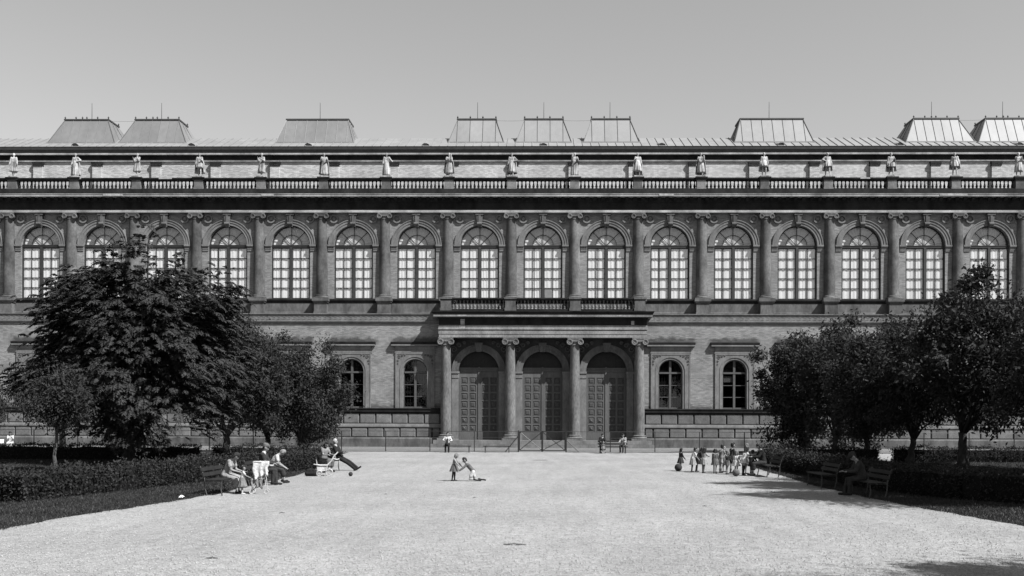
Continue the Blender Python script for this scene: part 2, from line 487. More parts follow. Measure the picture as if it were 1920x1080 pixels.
def arched_wall(mb, x0, x1, z0, z1, y, cx, hw, zb, zs, depth, n=20):
    """one bay of wall with a round-arched opening and its reveal"""
    arc = [(cx + hw * math.cos(PI * i / n), zs + hw * math.sin(PI * i / n)) for i in range(n + 1)]   # right to left
    q = lambda a, b, c2, d: mb.add([(p[0], y, p[1]) for p in (a, b, c2, d)], [(0, 1, 2, 3)])
    if zb > z0: q((x0, z0), (x1, z0), (x1, zb), (x0, zb))
    q((x0, zb), (cx - hw, zb), (cx - hw, zs), (x0, zs))
    q((cx + hw, zb), (x1, zb), (x1, zs), (cx + hw, zs))
    zt = zs + hw + 0.02
    # flanks beside the arch and the strip above it
    for i in range(n):
        a, b = arc[i], arc[i + 1]
        q(b, a, (a[0], zt), (b[0], zt))
    q((x0, zs), (cx - hw, zs), (cx - hw, zt), (x0, zt)); q((cx + hw, zs), (x1, zs), (x1, zt), (cx + hw, zt))
    q((x0, zt), (x1, zt), (x1, z1), (x0, z1))
    ring = [(cx + hw, zb)] + arc + [(cx - hw, zb)]
    for i in range(len(ring)):
        a, b = ring[i], ring[(i + 1) % len(ring)]
        mb.add([(a[0], y, a[1]), (b[0], y, b[1]), (b[0], y + depth, b[1]), (a[0], y + depth, a[1])], [(0, 1, 2, 3)])

mb = MB()
for x in WX: arched_wall(mb, x - BAY / 2, x + BAY / 2, 10.06, 19.3, 0.0, x, 1.6, 12.15, 16.59, 0.5)
mb.build('upper_wall', 'brick', B)
STOREY_Y = -0.65
mb = MB()
for x in WX:
    if abs(x) > 6: arched_wall(mb, x - BAY / 2, x + BAY / 2, 0, 10.06, 0.0, x, 0.98, 3.16, 6.18, 0.4)
mb.build('lower_wall', 'brick', B)
mb = MB()
for x in WX:
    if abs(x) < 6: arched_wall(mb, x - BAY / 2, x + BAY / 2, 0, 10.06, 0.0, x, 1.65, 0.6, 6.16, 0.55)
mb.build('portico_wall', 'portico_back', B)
STOREY_Y = 0.0
mb = MB()
mb.box(-XE, XE, 6, 6.1, 0, 20.9); mb.box(-XE, XE, -0.6, 6, 10.3, 10.5); mb.box(-XE, XE, 0.6, 6, -0.1, 0.4)
mb.build('interior', 'interior', B)
mb = MB()
mb.box(-XE - 0.3, -XE, 0.0, 30, 0, 20.4); mb.box(XE, XE + 0.3, 0.0, 30, 0, 20.4); mb.box(-XE, XE, 30, 30.3, 0, 25.2)
mb.build('side_wall', 'brick', B)

# -- upper half columns on pedestals
def volute_capital(w, top, bot, r, name, m):
    """Ionic capital: abacus, two scrolls seen end-on, cushion and neck"""
    mb = MB(); h = top - bot
    mb.box(-w * 0.98, w * 0.98, -r * 1.25, r * 0.6, top - h * 0.18, top)
    vr = h * 0.40; vx = w - vr * 0.72; vz = top - h * 0.18 - vr
    for sx in (-1, 1):
        prof = [(0.001, 0.0), (vr * 0.28, -0.035), (vr * 0.30, 0.0), (vr * 0.52, 0.0), (vr * 0.60, -0.03), (vr * 0.82, -0.045), (vr, -0.02), (vr, 0.10)]
        n = 16; k0 = len(mb.v)
        vs, fs = [], []
        for rr, dy in prof:
            for i in range(n):
                a = 2 * PI * i / n
                vs.append((sx * vx + rr * math.cos(a), -r * 1.22 + dy, vz + rr * math.sin(a)))
        for j in range(len(prof) - 1):
            for i in range(n):
                fs.append((j * n + i, j * n + (i + 1) % n, (j + 1) * n + (i + 1) % n, (j + 1) * n + i))
        mb.add(vs, fs)
        mb.add([(sx * vx + vr * 0.8 * math.cos(2 * PI * i / 12), y, vz + vr * 0.8 * math.sin(2 * PI * i / 12)) for y in (-r * 1.15, r * 0.55) for i in range(12)],
               [(i, (i + 1) % 12, 12 + (i + 1) % 12, 12 + i) for i in range(12)])
    mb.box(-vx, vx, -r * 1.18, r * 0.5, vz + vr * 0.15, top - h * 0.16)
    mb.lathe([(r * 0.98, bot), (r * 1.08, bot + 0.04), (r * 0.99, bot + 0.08), (r * 1.0, bot + h * 0.28), (r * 1.22, bot + h * 0.5), (r * 1.1, bot + h * 0.6)], 20)
    me = mb.mesh(name, m); smooth_by_angle(me, 0.7)
    return me

shaft = MB().lathe([(0.455, 12.44), (0.465, 13.2), (0.46, 14.6), (0.43, 16.6), (0.39, 18.65)], 24)
shaft_me = shaft.mesh('shaft', 'column_stone'); smooth_by_angle(shaft_me)
base_me = MB().lathe([(0.60, 12.2), (0.62, 12.25), (0.60, 12.30), (0.52, 12.33), (0.50, 12.37), (0.53, 12.41), (0.47, 12.45)], 24).box(-0.62, 0.62, -0.62, 0.3, 12.15, 12.2).mesh('base', 'column_stone')
smooth_by_angle(base_me)
cap_me = volute_capital(0.57, 19.16, 18.64, 0.40, 'capital', 'column_stone')
ped_me = MB().box(-0.515, 0.515, -0.62, -0.1, 10.90, 11.80).box(-0.55, 0.55, -0.66, -0.1, 10.86, 11.02).box(-0.60, 0.60, -0.70, -0.05, 11.78, 11.90).box(-0.66, 0.66, -0.76, -0.02, 11.90, 12.15).mesh('pedestal', 'stone')
bal_ped_me = MB().box(-0.6, 0.6, -0.70, -0.05, 11.9, 12.15).mesh('pedestal', 'stone')
for x in CX:
    col = link('column', shaft_me, B, (x, 0, 0))
    link('base', base_me, col); link('capital', cap_me, col)
    link('pedestal', bal_ped_me if abs(x) < 7.7 else ped_me, col)

# -- archivolts, imposts, keystones, roundels
av_me = MB().arch(0, 16.59, 1.602, 1.80, -0.09, 0.2, 28).arch(0, 16.59, 1.801, 2.0, -0.13, 0.1, 28).arch(0, 16.59, 2.0, 2.07, -0.18, 0.1, 28).mesh('archivolt', 'stone_light')
imp_me = {}
for sx in (-1, 1):
    imp = MB()
    a, b = (1.58, 2.14) if sx > 0 else (-2.14, -1.58)
    imp.box(a, b, -0.17, 0.42, 16.46, 16.60); imp.box(a + 0.03, b - 0.03, -0.11, 0.41, 16.359, 16.461)
    imp.box(a + 0.04, b - 0.04, -0.06, 0.40, 16.079, 16.36); imp.box(a + 0.035, b - 0.035, -0.085, 0.405, 16.22, 16.28)
    imp_me[sx] = imp.mesh('impost', 'stone_light')
ks = MB().prism_y([(-0.15, 18.05), (0.15, 18.05), (0.29, 19.14), (-0.29, 19.14)], -0.30, 0.05).box(-0.33, 0.33, -0.36, 0, 19.0, 19.15)
ks.lathe([(0.14, -0.15), (0.14, 0.15)], 10); n0 = len(ks.v) - 20
for i in range(n0, len(ks.v)): ks.v[i] = (ks.v[i][2] * 1.3, ks.v[i][1] - 0.30, ks.v[i][0] + 18.28)
ks.box(-0.09, 0.09, -0.36, -0.2, 18.35, 18.95)
ks_me = ks.mesh('keystone', 'stone')
rd = MB()
for rr, y0, y1 in ((0.34, -0.10, 0), (0.26, -0.04, 0.0)):
    pass
rd.arch(0, 0, 0.24, 0.36, -0.13, 0.02, 20, 0, 2 * PI)
rd.sphere((0, -0.02, 0), 0.17, 8, 1, 0.5, 1)
rd_me = rd.mesh('roundel', 'stone_light')
for x in WX:
    link('archivolt', av_me, B, (x, 0, 0)); link('keystone', ks_me, B, (x, 0, 0))
    for sx in (-1, 1): link('impost', imp_me[sx], B, (x, 0, 0)); link('roundel', rd_me, B, (x + sx * 1.62, 0, 18.72))

# -- tall upper windows: frame, sash bars, panes, curtains, fanlight
fr = MB()
fr.box(-1.6, -1.53, 0.11, 0.22, 12.15, 16.40); fr.box(1.53, 1.6, 0.11, 0.22, 12.15, 16.40)
fr.box(-0.10, 0.10, 0.08, 0.22, 12.15, 16.40); fr.box(-1.53, 1.53, 0.12, 0.22, 12.15, 12.24)
fr.box(-1.6, 1.6, 0.09, 0.40, 16.40, 16.60); fr.box(-1.6, 1.6, 0.06, 0.3, 16.53, 16.575)
for a, b in ((-1.53, -0.10), (0.10, 1.53)):
    fr.box(a, b, 0.13, 0.21, 16.31, 16.40)
for x in (-1.53, 1.48, -0.15, 0.10): fr.box(x, x + 0.05, 0.14, 0.20, 12.24, 16.31)
frame_me = fr.mesh('frame', 'sash_wood')
ROWS = [12.24 + 0.814 * i for i in range(6)]
bars = MB()
for sx in (-1, 1):
    bars.box(sx * 0.815 - 0.028, sx * 0.815 + 0.028, 0.15, 0.19, 12.24, 16.31)
    for z in ROWS[1:5]:
        a, b = sorted((sx * 0.15, sx * 1.48)); bars.box(a, b, 0.145, 0.195, z - 0.032, z + 0.032)
bars_me = bars.mesh('sash_bar', 'sash_wood')
PW, PH = 0.63, 0.76
pane_me = MB().box(-PW / 2, PW / 2, 0.168, 0.173, -PH / 2, PH / 2).mesh('pane', 'glass')
pane_spots = [(sx * (0.47 if k == 0 else 1.16), (ROWS[i] + ROWS[i + 1]) / 2) for sx in (-1, 1) for k in (0, 1) for i in range(5)]
allp = MB()
for px, pz in pane_spots: allp.box(px - PW / 2, px + PW / 2, 0.168, 0.173, pz - PH / 2, pz + PH / 2)
allpane_me = allp.mesh('pane', 'glass')
# fanlight: rim, spokes, inner hoop
fan = MB().arch(0, 16.6, 1.50, 1.6, 0.24, 0.36, 24).arch(0, 16.6, 0.83, 0.87, 0.27, 0.32, 20)
for k in (1, 2, 3):
    a = PI * k / 4
    d = Vector((math.cos(a), 0, math.sin(a)))
    fan.tube([Vector((0, 0.30, 16.6)) + d * 0.05, Vector((0, 0.30, 16.6)) + d * 1.52], 0.028, 4)
fan_me = fan.mesh('fanlight_frame', 'sash_wood')
fg = MB(); k = 24
fg.add([(0, 0.31, 16.6)] + [(1.5 * math.cos(PI * i / k), 0.31, 16.6 + 1.5 * math.sin(PI * i / k)) for i in range(k + 1)], [(0, i + 1, i + 2) for i in range(k)])
fang_me = fg.mesh('fanlight_pane', 'glass')
def fan_drape(seed):
    """cloth gathered to the middle of the sill, fanned out in pleats"""
    rng = random.Random(seed); mb = MB(); n = 90; vs, fs = [], []
    ph = rng.uniform(0, 6)
    for j, r in enumerate((0.06, 0.45, 0.95, 1.55)):
        for i in range(n + 1):
            a = PI * i / n
            w = (0.004 + 0.013 * r) * math.sin(30 * a + ph + 0.6 * math.sin(3 * a)) 
            vs.append((r * math.cos(a), 0.37 + w, 16.61 + r * math.sin(a)))
    for j in range(3):
        for i in range(n):
            fs.append((j * (n + 1) + i, j * (n + 1) + i + 1, (j + 1) * (n + 1) + i + 1, (j + 1) * (n + 1) + i))
    mb.add(vs, fs)
    return mb.mesh('fan_drape', 'drape', True)
drapes = [fan_drape(i) for i in range(3)]
def curtain(seed, x0, x1):
    """two gathered lengths of white cloth, meeting more or less closely"""
    rng = random.Random(seed); mb = MB()
    gap = rng.choice((0.0, 0.0, 0.02, 0.05, 0.09)); mid = x0 + (x1 - x0) * rng.uniform(0.42, 0.60); tilt = rng.uniform(-0.06, 0.06)
    for u0, u1, s0, s1 in ((x0, mid - gap / 2, 0, tilt), (mid + gap / 2, x1, tilt, 0)):
        n = 26; vs, fs = [], []; p1, p2, q = rng.uniform(0, 6), rng.uniform(0, 6), rng.uniform(0.5, 1.1)
        for j in range(6):
            z = 12.2 + j * 0.84
            for i in range(n + 1):
                t = i / n
                w = 0.018 * math.sin(19 * t * q + p1 + 0.35 * j * math.sin(p2)) + 0.012 * math.sin(43 * t + p2 + 0.3 * j)
                vs.append((u0 + (u1 - u0) * t + (s0 * (1 - t) + s1 * t) * (j / 5 - 0.5), 0.224 + w * 0.6, z))
        for j in range(5):
            for i in range(n):
                fs.append((j * (n + 1) + i, j * (n + 1) + i + 1, (j + 1) * (n + 1) + i + 1, (j + 1) * (n + 1) + i))
        mb.add(vs, fs)
    return mb.mesh('curtain', 'curtain', True)
curt = [(curtain(i, -1.56, -0.02), curtain(i + 50, 0.02, 1.56)) for i in range(11)]
rng = random.Random(11)
for j, x in zip(range(-10, 11), WX):
    w = link('upper_window', frame_me, B, (x, 0, 0))
    link('sash_bar', bars_me, w)
    if -8 <= j <= 6:
        for px, pz in pane_spots: link('pane', pane_me, w, (px, 0, pz))
    else:
        tag(link('pane', allpane_me, w), kind='stuff')
    link('fanlight_frame', fan_me, w); link('fanlight_pane', fang_me, w); link('fan_drape', drapes[j % 3], w)
    if j == 0: MB().box(0.155, 0.785, 0.176, 0.19, 12.25, 13.03).build('boarded_pane', 'blind', w)
    a, b = curt[rng.randrange(11)]
    link('curtain', a, w); link('curtain', curt[rng.randrange(11)][1], w)

# -- dado, sill course, string course with running ornament
mb = MB()
for a, b in ((-XE, -8.3), (8.3, XE)):
    mb.sweep_x([(0.02, 10.86), (-0.14, 10.86), (-0.14, 11.02), (-0.07, 11.06), (-0.07, 11.80), (0.02, 11.80)], a, b)
mb.box(-8.3, 8.3, -0.07, 0.02, 10.9, 11.8)
mb.build('dado', 'stone', B)
mb = MB()
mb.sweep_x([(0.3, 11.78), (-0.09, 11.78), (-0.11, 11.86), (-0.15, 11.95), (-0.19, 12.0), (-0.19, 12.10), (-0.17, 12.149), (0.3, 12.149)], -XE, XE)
mb.build('sill_course', 'soot_shade_stone', B)
STOREY_Y = -0.65
for a, b in ((-XE, -8.35), (8.35, XE)):
    st = MB().sweep_x([(0.6, 10.06), (-0.06, 10.06), (-0.10, 10.12), (-0.16, 10.19), (-0.17, 10.27), (-0.08, 10.29), (-0.08, 10.74), (-0.15, 10.76), (-0.18, 10.80), (-0.18, 10.859), (0.6, 10.859)], a, b).build('string_course', 'stone_light', B)
    om = MB(); x = a + 0.3
    while x < b - 0.3:
        om.arch(x, 10.51, 0.07, 0.13, -0.098, -0.07, 10, -2.4, 2.6)
        om.tube([(x - 0.22, -0.080, 10.36), (x - 0.08, -0.082, 10.38), (x + 0.05, -0.082, 10.53)], 0.024, 4)
        x += 0.42
    tag(om.build('running_ornament', 'stone_light', st), kind='stuff')
STOREY_Y = 0.0

# -- main entablature, modillions, blocking course, terrace
mb = MB().sweep_x([(0.05, 19.18), (-0.42, 19.18), (-0.42, 19.36), (-0.36, 19.38), (0.05, 19.38)], -XE - 0.3, XE + 0.3)
mb.build('architrave', 'cornice_stone', B)
MB().sweep_x([(0.05, 19.381), (-0.355, 19.381), (-0.355, 19.95), (-0.46, 20.02), (-0.52, 20.08), (-0.52, 20.34), (0.05, 20.34)], -XE - 0.29, XE + 0.29).build('frieze', 'soot_shade_stone', B)  # near-black colour carries the shade under the cornice
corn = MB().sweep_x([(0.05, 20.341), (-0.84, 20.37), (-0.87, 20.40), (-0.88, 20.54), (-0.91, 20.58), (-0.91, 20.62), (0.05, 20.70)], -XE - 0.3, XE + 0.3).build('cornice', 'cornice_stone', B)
mod_me = MB().sweep_x([(-0.52, 20.06), (-0.60, 20.08), (-0.72, 20.18), (-0.78, 20.24), (-0.78, 20.362), (-0.52, 20.362)], -0.13, 0.13).mesh('modillion', 'soot_shade_stone')
x = -XE + 0.325
while x < XE:
    link('modillion', mod_me, corn, (x, 0, 0)); x += 0.65
MB().box(-XE - 0.2, XE + 0.2, -0.05, 0.35, 20.66, 21.20).box(-XE - 0.25, XE + 0.25, -0.12, 0.35, 20.66, 20.86).build('blocking_course', 'soot_shade_stone', B)
MB().box(-XE, XE, 0.34, 4.7, 20.7, 20.9).build('terrace', 'zinc', B)

for x, w in ((-31.9, 1.1), (-39.3, 0.9), (26.0, 0.8)): MB().box(x, x + w, 0.297, 0.905, 22.102, 22.213).build('coping_repair', 'plaster_repair', B)
for x, w in ((-36.0, 1.6), (9.4, 1.2), (32.0, 2.2), (-23.0, 1.0)): MB().box(x, x + w, -0.914, -0.80, 20.42, 20.60).build('repair_patch', 'plaster_repair', B)
# -- roof balustrade
bprof = [(0.10, 0), (0.10, 0.05), (0.075, 0.07), (0.085, 0.12), (0.105, 0.17), (0.10, 0.23), (0.07, 0.33), (0.048, 0.45), (0.044, 0.53), (0.065, 0.555), (0.06, 0.60), (0.09, 0.61), (0.09, 0.66)]
bal_me = MB().lathe(bprof, 8).mesh('baluster', 'soot_shade_stone'); bal_me.shade_smooth()
bl = MB().box(-XE, XE, 0.38, 0.82, 21.20, 21.34).box(-XE, XE, 0.36, 0.84, 22.005, 22.10).box(-XE, XE, 0.30, 0.90, 22.10, 22.21)
balus = bl.build('balustrade', 'soot_shade_stone', B)
pier_me = MB().box(-0.36, 0.36, 0.28, 0.92, 21.34, 22.004).box(-0.40, 0.40, 0.24, 0.96, 21.22, 21.40).mesh('pier', 'pier_stone')
piercap_me = MB().box(-0.46, 0.46, 0.20, 1.0, 22.03, 22.15).box(-0.50, 0.50, 0.16, 1.04, 22.15, 22.26).mesh('pier_cap', 'soot_shade_stone')
rest = MB()
for i, x in enumerate(CX):
    link('pier', pier_me, balus, (x, 0, 0)); link('pier_cap', piercap_me, balus, (x, 0, 0))
    if i == len(CX) - 1: break
    for k in range(14):
        bx = x + 0.36 + (BAY - 0.72) * (k + 0.5) / 14
        if -44.5 < bx < 39.2: link('baluster', bal_me, balus, (bx, 0.6, 21.34))
        else: rest.lathe([(r, z + 21.34) for r, z in bprof], 8, bx, 0.6)
tag(rest.build('baluster', 'soot_shade_stone', balus), kind='stuff')

# -- attic
AY = 4.67
MB().box(-XE, XE, AY, AY + 0.4, 20.8, 24.66).build('attic_wall', 'attic_brick', B)
MB().sweep_x([(AY + 0.3, 24.62), (AY - 0.04, 24.62), (AY - 0.10, 24.66), (AY - 0.14, 24.68), (AY - 0.14, 24.80), (AY + 0.3, 24.80)], -XE, XE).build('attic_architrave', 'cornice_stone', B)
MB().sweep_x([(AY + 0.3, 24.801), (AY - 0.07, 24.801), (AY - 0.07, 25.14), (AY - 0.2, 25.199), (AY + 0.3, 25.199)], -XE, XE).build('attic_frieze', 'soot_shade_stone', B)  # shade of the attic cornice painted in as dark stone
MB().sweep_x([(AY + 0.3, 25.20), (AY - 0.34, 25.20), (AY - 0.37, 25.22), (AY - 0.37, 25.35), (AY + 0.3, 25.40)], -XE, XE).build('attic_cornice', 'cornice_stone', B)
MB().sweep_x([(AY - 0.2, 25.36), (AY - 0.28, 25.42), (AY - 0.32, 25.52), (AY - 0.34, 25.60), (AY - 0.42, 25.64), (AY - 0.46, 25.84), (AY - 0.3, 25.88), (AY, 25.6)], -XE, XE).build('gutter', 'dark_metal', B)
pil_me = MB().box(-0.40, 0.40, AY - 0.20, AY, 20.9, 24.63).mesh('attic_pilaster', 'attic_brick')
pcap_me = MB().box(-0.44, 0.44, AY - 0.25, AY, 24.26, 24.36).box(-0.47, 0.47, AY - 0.28, AY, 24.42, 24.63).mesh('capital', 'soot_shade_stone')
for x in CX:
    p = link('attic_pilaster', pil_me, B, (x, 0, 0)); link('capital', pcap_me, p)

# -- roof with standing seams, vents and skylight lanterns
EY, EZ, RY, RZ = 4.20, 25.90, 7.5, 27.52
roof = MB().add([(-XE, EY, EZ), (XE, EY, EZ), (XE, RY, RZ), (-XE, RY, RZ), (XE, 24, 27.2), (-XE, 24, 27.2), (XE, 30.4, 24.9), (-XE, 30.4, 24.9), (XE, 30.4, 24.0), (-XE, 30.4, 24.0), (XE, EY, 25.6), (-XE, EY, 25.6)],
               [(0, 1, 2, 3), (3, 2, 4, 5), (5, 4, 6, 7), (7, 6, 8, 9), (0, 3, 5, 7, 9, 11), (1, 10, 8, 6, 4, 2)]).build('roof', 'zinc', B)
sl = (RZ - EZ) / (RY - EY)
seam_me = MB().add([(-0.022, EY, EZ), (0.022, EY, EZ), (0.022, RY, RZ), (-0.022, RY, RZ), (-0.022, EY, EZ + 0.07), (0.022, EY, EZ + 0.07), (0.022, RY, RZ + 0.07), (-0.022, RY, RZ + 0.07)],
                   [(0, 1, 5, 4), (1, 2, 6, 5), (2, 3, 7, 6), (3, 0, 4, 7), (4, 5, 6, 7)]).mesh('seam', 'zinc')
x = -XE + 0.35
while x < XE:
    link('seam', seam_me, roof, (x, 0, 0)); x += 0.73
vent = MB()
n = 10; vs, fs = [], []
for i in range(n + 1):
    a = PI * i / n
    vs += [(0.34 * math.cos(a), 4.35, 25.95 + 0.28 * math.sin(a)), (0.34 * math.cos(a), 5.1, 26.34 + 0.10 * math.sin(a))]
fs = [(2 * i, 2 * i + 1, 2 * i + 3, 2 * i + 2) for i in range(n)]
vent.add(vs, fs)
vent_me = vent.mesh('roof_vent', 'zinc')
vin = MB().add([(0.30 * math.cos(PI * i / n), 4.38, 25.96 + 0.25 * math.sin(PI * i / n)) for i in range(n + 1)], [tuple(range(n + 1))]).mesh('louvre', 'door_dark')
for k in range(-4, 5):
    v = link('roof_vent', vent_me, roof, (k * 10.22, 0, 0)); link('louvre', vin, roof, (k * 10.22, 0, 0))

def lantern(x, tw, bw, nb, finials, barm='dark_metal', skin='lantern_zinc'):
    """skylight lantern: a glazed metal-clad frustum with a cap rail, finials and a lightning rod"""
    y0b, y0t, y1t, y1b, zb, zt = 5.55, 6.6, 8.7, 9.7, 26.60, 28.92
    e = empty('skylight_lantern', (x, 0, 0)); e.parent = B
    bt = (-bw / 2, bw / 2); tt = (-tw / 2, tw / 2)
    # front panels between the glazing bars, each a sheet of its own
    for i in range(nb):
        a, b = i / nb, (i + 1) / nb
        P = lambda t, top: (tt[0] + tw * t, y0t, zt) if top else (bt[0] + (bw * t), y0b, zb)
        # bars stand upright, corner panels are triangles widening downward
        xa, xb = tt[0] + tw * a, tt[0] + tw * b
        xa0 = bt[0] if i == 0 else xa; xb0 = bt[1] if i == nb - 1 else xb
        th = 0.03
        m = MB().add([(xa0, y0b, zb), (xb0, y0b, zb), (xb, y0t, zt), (xa, y0t, zt), (xa0, y0b + th, zb), (xb0, y0b + th, zb), (xb, y0t + th, zt), (xa, y0t + th, zt)],
                     [(0, 1, 2, 3), (4, 7, 6, 5), (0, 4, 5, 1), (1, 5, 6, 2), (2, 6, 7, 3), (3, 7, 4, 0)])
        m.build('panel', skin, e)
    sd = MB()
    for sx in (0, 1):
        sd.add([(bt[sx], y0b, zb), (tt[sx], y0t, zt), (tt[sx], y1t, zt), (bt[sx], y1b, zb + 0.6)], [(0, 1, 2, 3)])
    sd.add([(tt[0], y1t, zt), (tt[1], y1t, zt), (bt[1], y1b, zb + 0.5), (bt[0], y1b, zb + 0.5)], [(0, 1, 2, 3)])
    sd.add([(tt[0], y0t, zt), (tt[1], y0t, zt), (tt[1], y1t, zt), (tt[0], y1t, zt)], [(0, 1, 2, 3)])
    sd.build('cladding', skin, e)
    gb = MB()
    for i in range(0, nb + 1):
        xa = tt[0] + tw * i / nb
        gb.tube([(xa, y0t - 0.02, zt), (xa, y0b - 0.02, zb)], 0.02, 4)
    for sx in (0, 1):
        gb.tube([(tt[sx], y0t - 0.02, zt), (bt[sx], y0b - 0.02, zb)], 0.035, 4)
        for q in (0.33, 0.66):
            gb.tube([(tt[sx] * 1.005, y0t + (y1t - y0t) * q, zt), (bt[sx] * 1.005, y0b + (y1b - y0b) * q, zb + 0.3)], 0.025, 4)
    gb.build('glazing_bar', barm, e)
    MB().box(tt[0] - 0.08, tt[1] + 0.08, y0t - 0.08, y1t + 0.08, zt - 0.02, zt + 0.10).build('cap_rail', 'dark_metal', e)
    MB().box(bt[0] - 0.05, bt[1] + 0.05, y0b - 0.06, y0b + 0.02, zb - 0.08, zb + 0.06).build('base_flashing', 'zinc', e)
    if finials:
        fm = MB().lathe([(0.05, 0), (0.03, 0.04), (0.075, 0.10), (0.075, 0.15), (0.03, 0.2), (0.005, 0.27)], 6).mesh('finial', 'dark_metal')
        for q in finials: link('finial', fm, e, (tt[0] + tw * q, y0t + 0.02, zt + 0.10))
        for sx in (0, 1): link('finial', fm, e, (tt[sx], y1t, zt + 0.10))
    MB().tube([(0, 7.6, zt + 0.05), (0, 7.6, 30.78)], [0.032, 0.018], 5).build('lightning_rod', 'dark_metal', e)
    return e
F6 = (0.0, 0.25, 0.40, 0.5, 0.75, 1.0)
for x in (-40.9, -34.55): lantern(x, 3.9, 6.0, 5, F6, 'seam_metal', 'dark_zinc')
for x in (34.65, 40.95): lantern(x, 3.9, 6.0, 5, F6)
lantern(-20.15, 5.5, 6.9, 6, None, 'zinc', 'dark_zinc'); lantern(20.2, 5.5, 6.9, 6, None)
for x in (-5.93, 0.03, 5.97): lantern(x, 3.4, 4.9, 3, (0.0, 0.33, 0.66, 1.0))
wire = MB()
for a, b in ((-5.93, 0.03), (0.03, 5.97), (-40.9, -34.55), (34.65, 40.95)):
    pts = [(a + (b - a) * t / 8, 7.6, 29.25 - 0.14 * math.sin(PI * t / 8)) for t in range(9)]
    wire.tube(pts, 0.010, 3)
wire.build('lightning_conductor', 'dark_metal', roof)

# -- ground-floor windows with hoods
STOREY_Y = -0.65
lf = MB()                                                             # flat stone surround with round opening
arched_wall(lf, -1.59, 1.59, 3.17, 7.66, -0.08, 0, 1.22, 3.17, 6.18, 0.085)
for sx in (-1, 1):
    a, b = sorted((sx * 1.59, sx * 1.55)); lf.box(a, b, -0.08, 0.0, 3.17, 7.66)
lf.box(-1.66, 1.66, -0.12, 0.0, 7.66, 7.74); lf.box(-1.62, 1.62, -0.10, 0, 7.74, 7.93)
lf.box(-1.60, -1.50, -0.11, -0.07, 3.17, 7.66); lf.box(1.50, 1.60, -0.11, -0.07, 3.17, 7.66); lf.box(-1.5, 1.5, -0.11, -0.07, 7.54, 7.66)
surround_me = lf.mesh('surround', 'stone_light')
la_me = MB().arch(0, 6.18, 0.985, 1.15, -0.06, 0.12, 24).arch(0, 6.18, 1.15, 1.235, -0.11, 0.12, 24)
for sx in (-1, 1):
    a, b = sorted((sx * 0.985, sx * 1.15)); la_me.box(a, b, -0.06, 0.12, 3.17, 6.18)
    a, b = sorted((sx * 1.15, sx * 1.235)); la_me.box(a, b, -0.11, 0.12, 3.17, 6.18)
la_me = la_me.mesh('archivolt', 'stone_light')
hood_me = MB().sweep_x([(0.0, 7.93), (-0.13, 7.93), (-0.14, 8.14), (-0.20, 8.19), (0.0, 8.19)], -1.60, 1.60).sweep_x([(0.0, 8.191), (-0.24, 8.191), (-0.31, 8.23), (-0.31, 8.34), (0, 8.35)], -1.93, 1.93).mesh('hood', 'stone_light')
hoodtop_me = MB().sweep_x([(0.0, 8.352), (-0.29, 8.352), (-0.32, 8.44), (-0.33, 8.53), (0, 8.58)], -1.97, 1.97).mesh('hood_top', 'soot_shade_stone')
def scroll_relief(r0_, turns, sx):
    pts = []
    for i in range(22):
        t = i / 21; a = turns * 2 * PI * t; r = r0_ * (1 - 0.8 * t)
        pts.append((sx * r * math.cos(a), 0, r * math.sin(a)))
    return pts
sp = MB()
for sx in (-1, 1):
    for (ox, oz, r) in ((1.30, 7.32, 0.15), (1.05, 7.42, 0.09), (1.40, 7.02, 0.09), (0.82, 7.46, 0.06), (1.42, 6.78, 0.06)):
        sp.tube([(sx * ox + p[0], -0.10, oz + p[2]) for p in scroll_relief(r, 1.4, sx)], 0.024, 4)
sp_me = sp.mesh('spandrel_relief', 'relief_stone')
lw = MB().arch(0, 6.18, 0.90, 0.98, 0.22, 0.32, 20)
for sx in (-1, 1):
    a, b = sorted((sx * 0.90, sx * 0.98)); lw.box(a, b, 0.22, 0.32, 3.16, 6.18)
lw.box(-0.09, 0.09, 0.20, 0.32, 3.16, 7.08); lw.box(-0.90, 0.90, 0.18, 0.32, 6.02, 6.16); lw.box(-0.9, 0.9, 0.22, 0.32, 3.16, 3.28)
for z in (4.12, 5.08):
    lw.box(-0.9, -0.09, 0.24, 0.30, z - 0.025, z + 0.025); lw.box(0.09, 0.9, 0.24, 0.30, z - 0.025, z + 0.025)
lw_me = lw.mesh('frame', 'pale_sash')
lp_me = [MB().box(-0.40, 0.40, 0.268, 0.274, -0.455, 0.455).mesh('pane', 'dark_glass')]
lpt = MB()
n = 12
lpt_me = [MB().prism_y([(sx * 0.09, 6.16)] + [(sx * 0.90 * math.cos(PI / 2 * i / n), 6.16 + 0.90 * math.sin(PI / 2 * i / n)) for i in range(n)] + [(sx * 0.09, 7.05)], 0.268, 0.274).mesh('pane', 'dark_glass') for sx in (-1, 1)]
gr = MB()
for k in range(9):
    x = -0.86 + 0.215 * k
    if abs(x) < 0.1: continue
    gr.box(x - 0.016, x + 0.016, 0.34, 0.37, 3.2, 5.9)
for z0_ in (3.5, 4.45, 5.3):
    for k in range(8):
        x = -0.86 + 0.215 * k
        gr.tube([(x, 0.355, z0_ - 0.16), (x + 0.215, 0.355, z0_ + 0.16)], 0.013, 3); gr.tube([(x, 0.355, z0_ + 0.16), (x + 0.215, 0.355, z0_ - 0.16)], 0.013, 3)
grille_me = gr.mesh('folding_grille', 'pale_sash')
